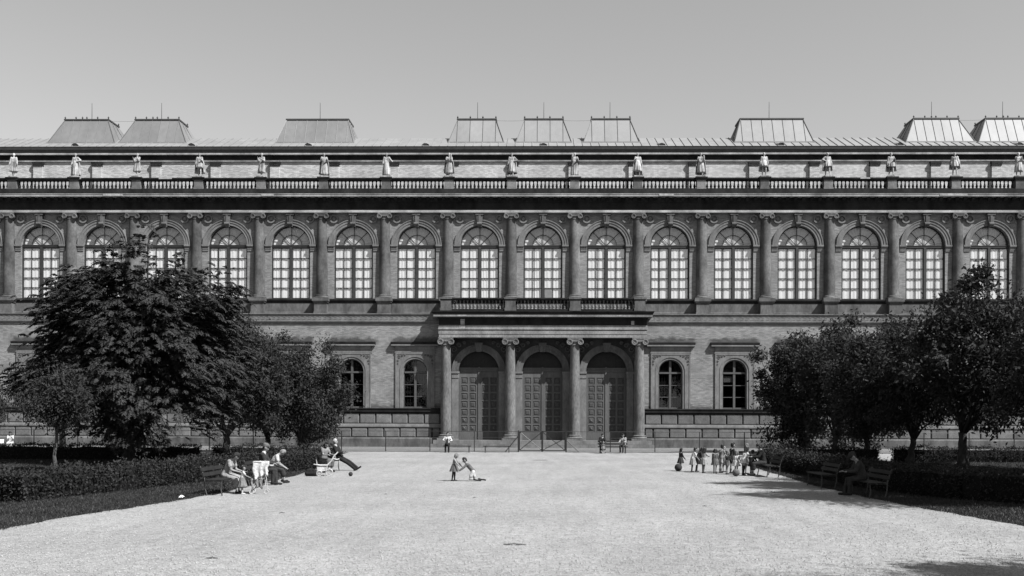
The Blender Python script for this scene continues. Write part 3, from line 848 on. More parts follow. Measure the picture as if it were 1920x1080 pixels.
for j, x in zip(range(-10, 11), WX):
    if abs(j) < 2: continue
    w = link('lower_window', lw_me, B, (x, 0, 0))
    for sx in (-1, 1):
        for z in (3.68, 4.60, 5.55): link('pane', lp_me[0], w, (sx * 0.495, 0, z))
        link('pane', lpt_me[0 if sx < 0 else 1], w)
    if abs(j) == 2: link('folding_grille', grille_me, w)
    if j == 3: MB().box(-0.85, -0.1, 0.34, 0.36, 5.35, 5.82).build('blind', 'blind', w)
    MB().box(-0.95, 0.95, 0.345, 0.355, 6.2, 6.95).build('blind', 'interior', w)
    link('surround', surround_me, B, (x, 0, 0)); link('archivolt', la_me, B, (x, 0, 0))
    hd_ = link('hood', hood_me, B, (x, 0, 0)); link('hood_top', hoodtop_me, hd_); link('spandrel_relief', sp_me, B, (x, 0, 0))

# -- rusticated base: ledge, two courses of cut blocks, band, plinth
for a, b in ((-XE, -8.25), (8.25, XE)):
    MB().sweep_x([(0.02, 2.74), (-0.20, 2.74), (-0.26, 2.82), (-0.30, 2.86), (-0.30, 3.02), (-0.36, 3.08), (-0.36, 3.14), (0.02, 3.168)], a, b).build('base_ledge', 'soot_shade_stone', B)
    MB().box(a, b, -0.06, 0.02, 0.6, 2.745).build('course_backing', 'soot_shade_stone', B)
    MB().sweep_x([(0, 1.56), (-0.20, 1.56), (-0.24, 1.62), (-0.24, 1.72), (-0.20, 1.88), (0, 1.90)], a, b).build('base_band', 'stone_light', B)
    MB().sweep_x([(0.02, -0.1), (-0.42, -0.1), (-0.42, 0.66), (-0.36, 0.74), (-0.30, 0.78), (0.02, 0.80)], a, b).build('plinth', 'stone', B)
def block(w, h):
    c0 = 0.05
    return MB().add([(-w / 2, 0, -h / 2), (w / 2, 0, -h / 2), (w / 2, 0, h / 2), (-w / 2, 0, h / 2),
                     (-w / 2, -0.10, -h / 2), (w / 2, -0.10, -h / 2), (w / 2, -0.10, h / 2), (-w / 2, -0.10, h / 2),
                     (-w / 2 + c0, -0.16, -h / 2 + c0), (w / 2 - c0, -0.16, -h / 2 + c0), (w / 2 - c0, -0.16, h / 2 - c0), (-w / 2 + c0, -0.16, h / 2 - c0)],
                    [(0, 1, 5, 4), (1, 2, 6, 5), (2, 3, 7, 6), (3, 0, 4, 7), (4, 5, 9, 8), (5, 6, 10, 9), (6, 7, 11, 10), (7, 4, 8, 11), (8, 9, 10, 11)])
blk1 = block(1.24, 0.80).mesh('stone_block', 'block_stone'); blk2 = block(1.24, 0.72).mesh('stone_block', 'block_stone')
for sgn in (-1, 1):
    for i in range(35):
        for me, z, off in ((blk1, 2.31, 0.0), (blk2, 1.17, 0.66)):
            x = 8.33 + 0.65 + off + 1.318 * i
            if x + 0.66 < XE: link('stone_block', me, B, (sgn * x, -0.03, z))
    half = block(0.58, 0.72).mesh('stone_block', 'block_stone')
    link('stone_block', half, B, (sgn * 8.64, -0.03, 1.17))

# -- portico: steps, columns, entablature, balcony
MB().box(-8.75, 8.75, -1.5, 0.02, -0.1, 0.58).box(-8.95, 8.95, -1.85, -1.49, -0.1, 0.28).build('portico_step', 'stone_light', B)
ps_me = MB().lathe([(0.435, 1.02), (0.44, 2.5), (0.43, 4.5), (0.40, 6.5), (0.345, 8.26)], 26).mesh('portico_column', 'portico_stone'); smooth_by_angle(ps_me)
pb_me = MB().box(-0.66, 0.66, -0.66, 0.62, 0.578, 0.74).lathe([(0.62, 0.74), (0.65, 0.79), (0.62, 0.85), (0.53, 0.87), (0.51, 0.92), (0.55, 0.97), (0.54, 1.0), (0.45, 1.04)], 24).mesh('base', 'portico_stone'); smooth_by_angle(pb_me)
pc_me = volute_capital(0.62, 8.86, 8.22, 0.38, 'capital', 'portico_stone')
for x in (-7.8, -2.6, 2.6, 7.8):
    p = link('portico_column', ps_me, B, (x, -0.68, 0)); link('base', pb_me, p); link('capital', pc_me, p)
def ent_sweep(prof, X, F):
    mb = MB(); n = len(prof); vs = []
    for o, z in prof:
        vs += [(-X - o, 0.0, z), (-X - o, -F - o, z), (X + o, -F - o, z), (X + o, 0.0, z)]
    fs = []
    for i in range(n - 1):
        for k in range(3): fs.append((4 * i + k, 4 * i + k + 1, 4 * i + 4 + k + 1, 4 * i + 4 + k))
    fs.append((0, 3, 2, 1)); fs.append(tuple(4 * (n - 1) + k for k in range(4)))
    return mb.add(vs, fs)
ent_sweep([(0, 8.86), (0, 9.12), (0.03, 9.13), (0.03, 9.38), (-0.04, 9.40), (-0.04, 9.47), (0.07, 9.49), (0.07, 9.55), (0.04, 9.57), (0.04, 9.84), (-0.3, 9.86)], 8.36, 1.02).build('portico_architrave', 'portico_light', B)
ent_sweep([(0, 9.861), (0.0, 10.34), (0.08, 10.38), (0.12, 10.449)], 8.36, 1.02).build('portico_frieze', 'soot_shade_stone', B)  # dark colour stands for the shade below the portico cornice
ent_sweep([(-0.2, 10.45), (0.40, 10.47), (0.42, 10.50), (0.42, 10.66), (0.44, 10.68)], 8.36, 1.02).build('portico_cornice', 'portico_light', B)
ent_sweep([(0.44, 10.681), (0.48, 10.76), (0.54, 10.86), (0.55, 10.93), (-0.05, 10.97)], 8.36, 1.02).build('cornice_gutter', 'soot_shade_stone', B)
for x, w, z0_, z1_, y in ((-6.75, 0.5, 9.60, 9.83, -1.064), (-6.62, 0.34, 9.87, 10.33, -1.024), (-6.85, 0.75, 10.51, 10.65, -1.444), (5.95, 0.4, 10.52, 10.65, -1.444), (7.1, 0.25, 9.88, 10.2, -1.024)):
    MB().box(x, x + w, y, y + 0.05, z0_, z1_).build('repair_patch', 'plaster_repair', B)
MB().box(-8.3, 8.3, -1.0, -0.02, 10.95, 11.02).build('balcony_floor', 'stone', B)
bb = MB().box(-8.25, 8.25, -1.02, -0.66, 11.0, 11.14).box(-8.25, 8.25, -1.03, -0.65, 11.86, 11.94).box(-8.28, 8.28, -1.08, -0.60, 11.94, 12.05)
for sx in (-1, 1):
    a, b = sorted((sx * 8.24, sx * 7.9)); bb.box(a, b, -0.64, -0.02, 11.86, 12.03); bb.box(a, b, -0.64, -0.02, 11.0, 11.14)
balc = bb.build('balcony_balustrade', 'soot_shade_stone', B)
bpier_me = MB().box(-0.42, 0.42, -1.11, -0.55, 11.14, 11.859).box(-0.47, 0.47, -1.16, -0.5, 11.0, 11.22).box(-0.50, 0.50, -1.18, -0.48, 11.93, 12.08).mesh('pier', 'stone')
bal2_me = MB().lathe([(r * 0.95, z * 1.09) for r, z in bprof], 8).mesh('baluster', 'pier_stone'); bal2_me.shade_smooth()
for x in (-7.8, -2.6, 2.6, 7.8): link('pier', bpier_me, balc, (x, 0, 0))
for x in (-5.2, 0, 5.2):
    for k in range(15): link('baluster', bal2_me, balc, (x - 2.18 + 4.36 * (k + 0.5) / 15, -0.84, 11.14))

# -- doors
door_av = MB().arch(0, 6.16, 1.652, 1.90, -0.06, 0.2, 28).arch(0, 6.16, 1.90, 2.12, -0.11, 0.1, 28).arch(0, 6.16, 2.12, 2.2, -0.15, 0.1, 28).mesh('archivolt', 'stone')  # darker stone colour stands for the shade inside the portico
dk = MB().prism_y([(-0.2, 7.75), (0.2, 7.75), (0.33, 8.5), (-0.33, 8.5)], -0.24, 0.02).mesh('keystone', 'stone')
di_me = {}
for sx in (-1, 1):
    di = MB()
    a, b = sorted((sx * 1.60, sx * 2.24)); di.box(a, b, -0.16, 0.5, 6.0, 6.16); a, b = sorted((sx * 1.63, sx * 2.2)); di.box(a, b, -0.10, 0.49, 5.62, 6.001)
    di.box(a, b, -0.06, -0.001, 0.58, 5.621)
    di_me[sx] = di.mesh('impost', 'stone_light')
dr = MB()
for sx in (-1, 1):
    for (ox, oz, r) in ((2.05, 7.95, 0.28), (1.62, 8.30, 0.2), (2.28, 7.45, 0.18), (1.2, 8.5, 0.14), (2.3, 8.42, 0.16)):
        dr.tube([(sx * ox + p[0], -0.05, oz + p[2]) for p in scroll_relief(r, 1.5, sx)], 0.05, 5)
dr_me = dr.mesh('spandrel_relief', 'relief_stone')
DY = 0.42
tym = MB().add([(1.65 * math.cos(PI * i / 24), DY + 0.06, 6.16 + 1.65 * math.sin(PI * i / 24)) for i in range(25)], [tuple(range(25))])
for k in range(-6, 7):
    x = k * 0.24
    tym.box(x - 0.03, x + 0.03, DY + 0.03, DY + 0.061, 6.5, 6.16 + math.sqrt(1.65 ** 2 - x * x) - 0.02)
tym_me = tym.mesh('tympanum', 'door_dark')
tr = MB().box(-1.65, 1.65, DY - 0.10, DY + 0.08, 6.18, 6.50).box(-1.65, -0.08, DY - 0.16, DY, 6.40, 6.47).box(0.08, 1.65, DY - 0.16, DY, 6.40, 6.47).box(-1.65, 1.65, DY - 0.15, DY, 6.18, 6.24).mesh('transom', 'door_wood')
post = MB().box(-0.075, 0.075, DY - 0.12, DY + 0.02, 0.6, 6.55).mesh('astragal', 'door_wood')
leaf_me = MB().box(-0.785, 0.785, DY, DY + 0.06, 0.6, 6.18)
PZ = [5.42 - 0.648 * i for i in range(7)]
PXL = (-0.345, 0.345)
# stiles and rails stand proud, panels sit between them
lz = sorted(PZ)
edges = [0.6, lz[0] - 0.27] + sum([[z + 0.27, z2 - 0.27] for z, z2 in zip(lz, lz[1:])], []) + [lz[-1] + 0.27, 6.18]
for a, b in zip(edges[0::2], edges[1::2]): leaf_me.box(-0.785, 0.785, DY - 0.06, DY, a, b)
for a, b in ((-0.785, -0.61), (-0.08, 0.08), (0.61, 0.785)): leaf_me.box(a, b, DY - 0.0605, DY, lz[0] - 0.27, lz[-1] + 0.27)
leaf_me = leaf_me.mesh('door_leaf', 'door_wood')
pn = MB(); w2 = 0.245
pn.add([(-w2, 0, -w2), (w2, 0, -w2), (w2, 0, w2), (-w2, 0, w2), (-w2, -0.035, -w2), (w2, -0.035, -w2), (w2, -0.035, w2), (-w2, -0.035, w2),
        (-w2 + 0.05, -0.02, -w2 + 0.05), (w2 - 0.05, -0.02, -w2 + 0.05), (w2 - 0.05, -0.02, w2 - 0.05), (-w2 + 0.05, -0.02, w2 - 0.05),
        (-0.13, -0.055, -0.13), (0.13, -0.055, -0.13), (0.13, -0.055, 0.13), (-0.13, -0.055, 0.13)],
       [(0, 1, 5, 4), (1, 2, 6, 5), (2, 3, 7, 6), (3, 0, 4, 7)] + [(a, b, b + 4, a + 4) for a, b in ((4, 5), (5, 6), (6, 7))] + [(7, 4, 8, 11)] +
       [(a, b, b + 4, a + 4) for a, b in ((8, 9), (9, 10), (10, 11))] + [(11, 8, 12, 15), (12, 13, 14, 15)])
panel_me = pn.mesh('door_panel', 'door_panel_wood')
boss_me = MB().sphere((0, -0.06, 0), 0.075, 6, 1, 0.6, 1).mesh('boss', 'door_wood')
for x in (-5.2, 0, 5.2):
    link('archivolt', door_av, B, (x, 0, 0)); link('keystone', dk, B, (x, 0, 0)); link('spandrel_relief', dr_me, B, (x, 0, 0))
    for sx in (-1, 1): link('impost', di_me[sx], B, (x, 0, 0))
    link('tympanum', tym_me, B, (x, 0, 0)); link('transom', tr, B, (x, 0, 0)); link('astragal', post, B, (x, 0, 0))
    for sx in (-1, 1):
        l = link('door_leaf', leaf_me, B, (x + sx * 0.855, 0, 0))
        for px in PXL:
            for i, z in enumerate(PZ):
                link('panel', panel_me, l, (px, DY, z))
                if i >= 5: link('boss', boss_me, l, (px, DY, z))
STOREY_Y = 0.0

# ------------------------------------------------------------------ tapered-capsule figures
def capsule(mb, a, b, ra, rb, n=10):
    a, b = Vector(a), Vector(b)
    d = b - a
    if d.length < 1e-5: d = Vector((0, 0, 1e-4)); b = a + d
    t = d.normalized()
    pts = [a - t * ra * math.cos(PI / 2 * k / 3) for k in range(3)] + [a, b] + [b + t * rb * math.sin(PI / 2 * k / 3) for k in range(1, 4)]
    rad = [max(1e-3, ra * math.sin(PI / 2 * k / 3)) for k in range(3)] + [ra, rb] + [max(1e-3, rb * math.cos(PI / 2 * k / 3)) for k in range(1, 4)]
    mb.tube(pts, rad, n)

LAB = bpy.data.scenes.new('workshop')
def remesh(name, caps, voxel, m, extra=None, smooth_it=3):
    """melt a set of tapered capsules into one continuous skin"""
    mb = MB()
    for cp in caps: capsule(mb, *cp)
    me = mb.mesh('tmp', m)
    o = bpy.data.objects.new('tmp', me); LAB.collection.objects.link(o)
    md = o.modifiers.new('r', 'REMESH'); md.mode = 'VOXEL'; md.voxel_size = voxel
    ms = o.modifiers.new('s', 'SMOOTH'); ms.iterations = smooth_it; ms.factor = 0.5
    vl = LAB.view_layers[0]; vl.update(); dg = vl.depsgraph
    out = bpy.data.meshes.new_from_object(o.evaluated_get(dg))
    bpy.data.objects.remove(o, do_unlink=True); bpy.data.meshes.remove(me)
    out.name = name
    out.shade_smooth()
    if extra:                                       # finer bits (fingers, eyes) joined to the same skin
        bm = bmesh.new(); bm.from_mesh(out)
        for em, mname in extra:
            idx = out.materials.find(mname)
            if idx < 0: out.materials.append(MATS[mname]); idx = len(out.materials) - 1
            nv = [bm.verts.new(v) for v in em.v]
            for f in em.f:
                try:
                    q = bm.faces.new([nv[i] for i in f]); q.smooth = True; q.material_index = idx
                except ValueError: pass
        bm.to_mesh(out); bm.free()
    return out

def skeleton(h=1.7, head=1.0, lean=0, headp=0, armL=(8, 10, 10), armR=(8, 10, 10), legL=(0, 0), legR=(0, 0), spread=0.09, sit=None, side=0.0, headyaw=0.0):
    """joints of a figure facing +x; arm = (forward angle, elbow bend, outward angle), leg = (hip forward angle, knee bend); degrees"""
    k = h / 1.72; R = math.radians; J = {}
    pel = Vector((0, 0, 0)); dr_ = Vector((math.sin(R(lean)), side, math.cos(R(lean)))).normalized()
    J['pel'] = pel; J['belly'] = pel + dr_ * 0.18 * k; J['chest'] = pel + dr_ * 0.36 * k; J['neck'] = pel + dr_ * 0.50 * k
    hd = Vector((math.sin(R(lean + headp)), side, math.cos(R(lean + headp)))).normalized()
    J['head'] = J['neck'] + hd * (0.10 + 0.085 * head) * k; J['hup'] = hd
    f = Vector((math.cos(R(lean + headp)), 0, -math.sin(R(lean + headp))))
    J['face'] = Quaternion(hd, headyaw) @ f
    for sgn, nm, arm, leg in ((1, 'L', armL, legL), (-1, 'R', armR, legR)):
        sh = J['neck'] - dr_ * 0.045 * k + Vector((0, sgn * 0.165 * k, 0))
        fa, eb, ab = arm
        d = Vector((math.sin(R(fa)) * math.cos(R(ab)), sgn * math.sin(R(ab)), -math.cos(R(fa)) * math.cos(R(ab))))
        el = sh + d * 0.28 * k
        ab2 = ab if eb < 40 else -ab * 0.8
        d2 = Vector((math.sin(R(fa + eb)) * math.cos(R(ab2)), sgn * math.sin(R(ab2)), -math.cos(R(fa + eb)) * math.cos(R(ab2))))
        J['sh' + nm], J['el' + nm], J['wr' + nm], J['hd' + nm] = sh, el, el + d2 * 0.24 * k, d2
        hp = pel + Vector((0, sgn * spread * k, -0.03 * k))
        a, kb = leg
        out = 0.04 * sgn
        d = Vector((math.sin(R(a)), out, -math.cos(R(a)))).normalized(); kn = hp + d * 0.43 * k
        d = Vector((math.sin(R(a - kb)), 0, -math.cos(R(a - kb)))); an = kn + d * 0.41 * k
        fd = Vector((math.cos(R((a - kb) * 0.6)), 0.12 * sgn, math.sin(R((a - kb) * 0.6)) * (1 if abs(a - kb) > 25 else 0))).normalized()
        if a - kb < -60: fd = Vector((-0.97, 0.1 * sgn, -0.16)).normalized()
        J['hip' + nm], J['kn' + nm], J['an' + nm], J['toe' + nm] = hp, kn, an, an + fd * 0.16 * k + Vector((0, 0, -0.035 * k))
        J['heel' + nm] = an - fd * 0.04 * k + Vector((0, 0, -0.035 * k))
    low = min(min(J['toe' + n].z, J['heel' + n].z, J['kn' + n].z - 0.02 * k) for n in 'LR') - 0.035 * k
    dz = -low if sit is None else sit + 0.115 * k
    for q in J:
        if q not in ('hup', 'face', 'hdL', 'hdR'): J[q] = J[q] + Vector((0, 0, dz))
    J['k'] = k; J['hs'] = head
    return J

def body_caps(J, fat=1.0):
    k, hs = J['k'], J['hs']; y = Vector((0, 1, 0)); cs = []
    for sgn in (-1, 1):
        cs.append((J['pel'] + y * 0.06 * k * sgn, J['belly'] + y * 0.045 * k * sgn, 0.105 * k * fat, 0.10 * k * fat))
        cs.append((J['belly'] + y * 0.045 * k * sgn, J['chest'] + y * 0.07 * k * sgn, 0.10 * k * fat, 0.105 * k * fat))
        cs.append((J['chest'] + y * 0.07 * k * sgn, J['sh' + 'RL'[sgn > 0]], 0.10 * k, 0.058 * k))
    cs.append((J['chest'], J['neck'], 0.09 * k, 0.06 * k))
    cs.append((J['neck'], J['head'], 0.052 * k, 0.05 * k))
    cs += head_caps(J)
    for n in 'LR':
        cs.append((J['sh' + n], J['el' + n], 0.052 * k, 0.040 * k)); cs.append((J['el' + n], J['wr' + n], 0.040 * k, 0.027 * k))
        cs.append((J['wr' + n], J['wr' + n] + J['hd' + n] * 0.07 * k, 0.027 * k, 0.032 * k))
        cs.append((J['hip' + n], J['kn' + n], 0.085 * k * fat, 0.058 * k)); cs.append((J['kn' + n], J['kn' + n] * 0.6 + J['an' + n] * 0.4, 0.055 * k, 0.056 * k))
        cs.append((J['kn' + n] * 0.6 + J['an' + n] * 0.4, J['an' + n], 0.056 * k, 0.036 * k))
        cs.append((J['heel' + n], J['toe' + n], 0.034 * k, 0.030 * k))
    return cs

def head_caps(J):
    k = J['k'] * J['hs']; h, u, f = J['head'], J['hup'], J['face']; sd = u.cross(f)
    return [(h - u * 0.005 * k, h + u * 0.045 * k - f * 0.015 * k, 0.085 * k, 0.085 * k),
            (h - u * 0.045 * k + f * 0.03 * k, h - u * 0.07 * k + f * 0.045 * k, 0.06 * k, 0.04 * k),
            (h + f * 0.085 * k + u * 0.005 * k, h + f * 0.108 * k - u * 0.022 * k, 0.012 * k, 0.017 * k),
            (h + sd * 0.085 * k - u * 0.02 * k, h + sd * 0.088 * k + u * 0.02 * k, 0.018 * k, 0.02 * k),
            (h - sd * 0.085 * k - u * 0.02 * k, h - sd * 0.088 * k + u * 0.02 * k, 0.018 * k, 0.02 * k)]

def fine_bits(J):
    """fingers, thumbs, eyes, mouth"""
    k = J['k']; fg, ey, lp = MB(), MB(), MB()
    for sgn, n in ((1, 'L'), (-1, 'R')):
        d = J['hd' + n].normalized(); w = J['wr' + n] + d * 0.085 * k
        s1 = d.orthogonal().normalized(); s1 = (Vector((0, 1, 0)) - d * d.y)
        if s1.length < 0.1: s1 = Vector((1, 0, 0)) - d * d.x
        s1.normalize(); s2 = d.cross(s1)
        for i, ln in enumerate((0.066, 0.078, 0.072, 0.056)):
            b0 = w + s1 * (i - 1.5) * 0.017 * k
            fg.tube([b0 - d * 0.02 * k, b0 + d * ln * 0.5 * k + s2 * 0.006 * k * sgn, b0 + d * ln * 0.85 * k + s2 * 0.026 * k * sgn], [0.010 * k, 0.009 * k, 0.006 * k], 5)
        b0 = J['wr' + n] + d * 0.035 * k + s1 * 0.024 * k
        fg.tube([b0, b0 + s1 * 0.026 * k + d * 0.03 * k, b0 + s1 * 0.028 * k + d * 0.06 * k + s2 * 0.012 * k * sgn], [0.013 * k, 0.011 * k, 0.008 * k], 5)
    k2 = k * J['hs']; h, u, f = J['head'], J['hup'], J['face']; sd = u.cross(f)
    for sgn in (-1, 1):
        ey.sphere(h + f * 0.080 * k2 + sd * sgn * 0.034 * k2 + u * 0.012 * k2, 0.013 * k2, 6)
        lp.tube([h + f * 0.088 * k2 - u * 0.052 * k2, h + f * 0.082 * k2 - u * 0.052 * k2 + sd * sgn * 0.024 * k2], 0.007 * k2, 4)
    return [(fg, 'skin'), (ey, 'eye'), (lp, 'lip')]

def skirt(J, length, flare, name, m, parent, folds=9, start='belly'):
    """hanging skirt from the waist with folds"""
    k = J['k']; p0 = J['belly']; mb = MB(); n = 40; vs, fs = [], []
    kn = (J['knL'] + J['knR']) / 2
    ax = (kn - J['pel']); ax.z = min(ax.z, -0.05); ax.normalize()
    if ax.z > -0.6: ax = Vector((0, 0, -1))
    rows = 7
    for j in range(rows + 1):
        t = j / rows; c0 = p0 + ax * length * t
        r = (0.125 + (0.035 if t > 0 else 0) + flare * t) * k
        for i in range(n):
            a = 2 * PI * i / n
            rr = r * (1 + 0.10 * t * math.sin(folds * a + 1.3 * math.sin(a * 2)))
            vs.append(c0 + Vector((rr * 0.92 * math.cos(a), rr * 1.05 * math.sin(a), 0)))
    for j in range(rows):
        for i in range(n): fs.append((j * n + i, j * n + (i + 1) % n, (j + 1) * n + (i + 1) % n, (j + 1) * n + i))
    fs.append(tuple(range(n)))
    mb.add(vs, fs)
    return mb.build(name, m, parent, True)

def person(loc, face, label, J, wear, cat='person', group=None, fat=1.0, name='person'):
    """wear: dict of clothing -> material; face: heading in degrees (0 = +x, 90 = away from the camera)"""
    e = empty(name, loc, math.radians(face), label, cat, group)
    k = J['k']; vx = 0.020 * k
    link('body', remesh('body', body_caps(J, fat), vx * 0.9, 'skin', fine_bits(J)), e)
    y = Vector((0, 1, 0)); inf = 0.016 * k
    def torso(extra, hem=True):
        cs = []
        for sgn in (-1, 1):
            cs.append((J['belly'] + y * 0.045 * k * sgn, J['chest'] + y * 0.07 * k * sgn, 0.10 * k * fat + extra, 0.105 * k * fat + extra))
            cs.append((J['chest'] + y * 0.07 * k * sgn, J['sh' + 'RL'[sgn > 0]], 0.10 * k + extra, 0.058 * k + extra))
            if hem: cs.append((J['pel'] + y * 0.06 * k * sgn, J['belly'] + y * 0.045 * k * sgn, 0.110 * k * fat + extra, 0.10 * k * fat + extra))
        return cs
    def sleeves(part, extra):
        cs = []
        for n in 'LR':
            if part == 'short':
                cs.append((J['sh' + n], J['sh' + n] * 0.45 + J['el' + n] * 0.55, 0.056 * k + extra, 0.056 * k + extra))
            else:
                cs.append((J['sh' + n], J['el' + n], 0.052 * k + extra, 0.045 * k + extra)); cs.append((J['el' + n], J['wr' + n] - J['hd' + n] * 0.02 * k, 0.045 * k + extra, 0.034 * k + extra))
        return cs
    for piece, m in wear.items():
        if piece == 'jacket': link('jacket', remesh('jacket', torso(inf * 1.5) + sleeves('long', inf), vx, m), e)
        elif piece == 'blouse': link('blouse', remesh('blouse', torso(inf) + sleeves('short', inf), vx, m), e)
        elif piece == 'shirt': link('shirt', remesh('shirt', torso(inf) + sleeves('long', inf * 0.7), vx, m), e)
        elif piece == 'trousers':
            cs = []
            for sgn, n in ((1, 'L'), (-1, 'R')):
                cs += [(J['pel'] + y * 0.06 * k * sgn, J['hip' + n], 0.115 * k, 0.10 * k), (J['hip' + n], J['kn' + n], 0.098 * k, 0.075 * k), (J['kn' + n], J['an' + n], 0.075 * k, 0.062 * k)]
            link('trousers', remesh('trousers', cs, vx, m), e)
        elif piece == 'shorts':
            cs = []
            for sgn, n in ((1, 'L'), (-1, 'R')):
                cs += [(J['pel'] + y * 0.06 * k * sgn, J['hip' + n], 0.118 * k, 0.11 * k), (J['hip' + n], J['hip' + n] * 0.4 + J['kn' + n] * 0.6, 0.105 * k, 0.10 * k)]
            link('shorts', remesh('shorts', cs, vx, m), e)
        elif piece == 'lap_skirt':
            cs = []
            for sgn, n in ((1, 'L'), (-1, 'R')):
                cs += [(J['pel'] + y * 0.06 * k * sgn, J['hip' + n], 0.13 * k, 0.12 * k), (J['hip' + n], J['kn' + n], 0.12 * k, 0.10 * k),
                       (J['kn' + n], J['kn' + n] * 0.55 + J['an' + n] * 0.45, 0.10 * k, 0.10 * k)]
            cs.append((J['hipL'] * 0.5 + J['hipR'] * 0.5, J['knL'] * 0.5 + J['knR'] * 0.5, 0.115 * k, 0.095 * k))
            link('skirt', remesh('skirt', cs, vx, m), e)
        elif piece.startswith('skirt'):
            ln, fl = piece[5:].split('_'); skirt(J, float(ln) * k, float(fl), 'skirt', m, e)
        elif piece == 'socks':
            for n in 'LR': link('sock', remesh('sock', [(J['kn' + n] * 0.45 + J['an' + n] * 0.55, J['an' + n], 0.062 * k, 0.046 * k)], vx, m), e)
        elif piece == 'stockings':
            for n in 'LR': link('stocking', remesh('stocking', [(J['hip' + n] * 0.3 + J['kn' + n] * 0.7, J['kn' + n], 0.07 * k, 0.066 * k), (J['kn' + n], J['an' + n], 0.066 * k, 0.046 * k)], vx, m), e)
        elif piece == 'shoes':
            for n in 'LR': link('shoe', remesh('shoe', [(J['heel' + n], J['toe' + n], 0.044 * k, 0.040 * k), (J['heel' + n], J['an' + n], 0.044 * k, 0.045 * k)], vx * 0.8, m), e)
        elif piece in ('hair', 'long_hair', 'bob'):
            k2 = k * J['hs']; h, u, f = J['head'], J['hup'], J['face']; sd = u.cross(f)
            cs = [(h + u * 0.03 * k2 - f * 0.02 * k2, h + u * 0.055 * k2 - f * 0.005 * k2, 0.096 * k2, 0.086 * k2), (h - f * 0.035 * k2, h - f * 0.04 * k2 - u * 0.02 * k2, 0.085 * k2, 0.07 * k2)]
            if piece != 'hair':
                dn = 0.09 if piece == 'bob' else 0.17
                for sgn in (-1, 1): cs.append((h + sd * sgn * 0.075 * k2 - f * 0.02 * k2 + u * 0.02 * k2, h + sd * sgn * 0.085 * k2 - f * 0.025 * k2 - u * dn * k2, 0.042 * k2, 0.030 * k2))
                cs.append((h - f * 0.06 * k2, h - f * 0.075 * k2 - u * dn * k2, 0.06 * k2, 0.045 * k2))
            link('hair', remesh('hair', cs, vx * 0.8, m), e)
        elif piece == 'cap':
            k2 = k * J['hs']; h, u, f = J['head'], J['hup'], J['face']
            link('cap', remesh('cap', [(h + u * 0.075 * k2 - f * 0.05 * k2, h + u * 0.07 * k2 + f * 0.05 * k2, 0.088 * k2, 0.07 * k2), (h + u * 0.05 * k2 + f * 0.09 * k2, h + u * 0.04 * k2 + f * 0.13 * k2, 0.03 * k2, 0.018 * k2),
                                       (h + u * 0.04 * k2 - f * 0.02 * k2, h + u * 0.07 * k2, 0.098 * k2, 0.095 * k2)], vx * 0.8, m), e)
        elif piece == 'collar':
            link('collar', remesh('collar', [(J['neck'] - J['hup'] * 0.005 * k, J['neck'] + J['hup'] * 0.03 * k, 0.075 * k, 0.066 * k)], vx * 0.7, m), e)
        elif piece == 'apron':
            cs = [(J['chest'] + J['face'] * 0.1 * k, J['belly'] + Vector((0.12 * k, 0, 0)), 0.05 * k, 0.06 * k), (J['belly'] + Vector((0.12 * k, 0, 0)), (J['knL'] + J['knR']) * 0.5 + Vector((0.1 * k, 0, 0.1 * k)), 0.07 * k, 0.1 * k)]
            link('apron', remesh('apron', cs, vx, m), e)
        elif piece == 'boots':
            for n in 'LR': link('boot', remesh('boot', [(J['heel' + n], J['toe' + n], 0.046 * k, 0.042 * k), (J['heel' + n], J['kn' + n] * 0.5 + J['an' + n] * 0.5, 0.05 * k, 0.062 * k)], vx * 0.9, m), e)
    return e

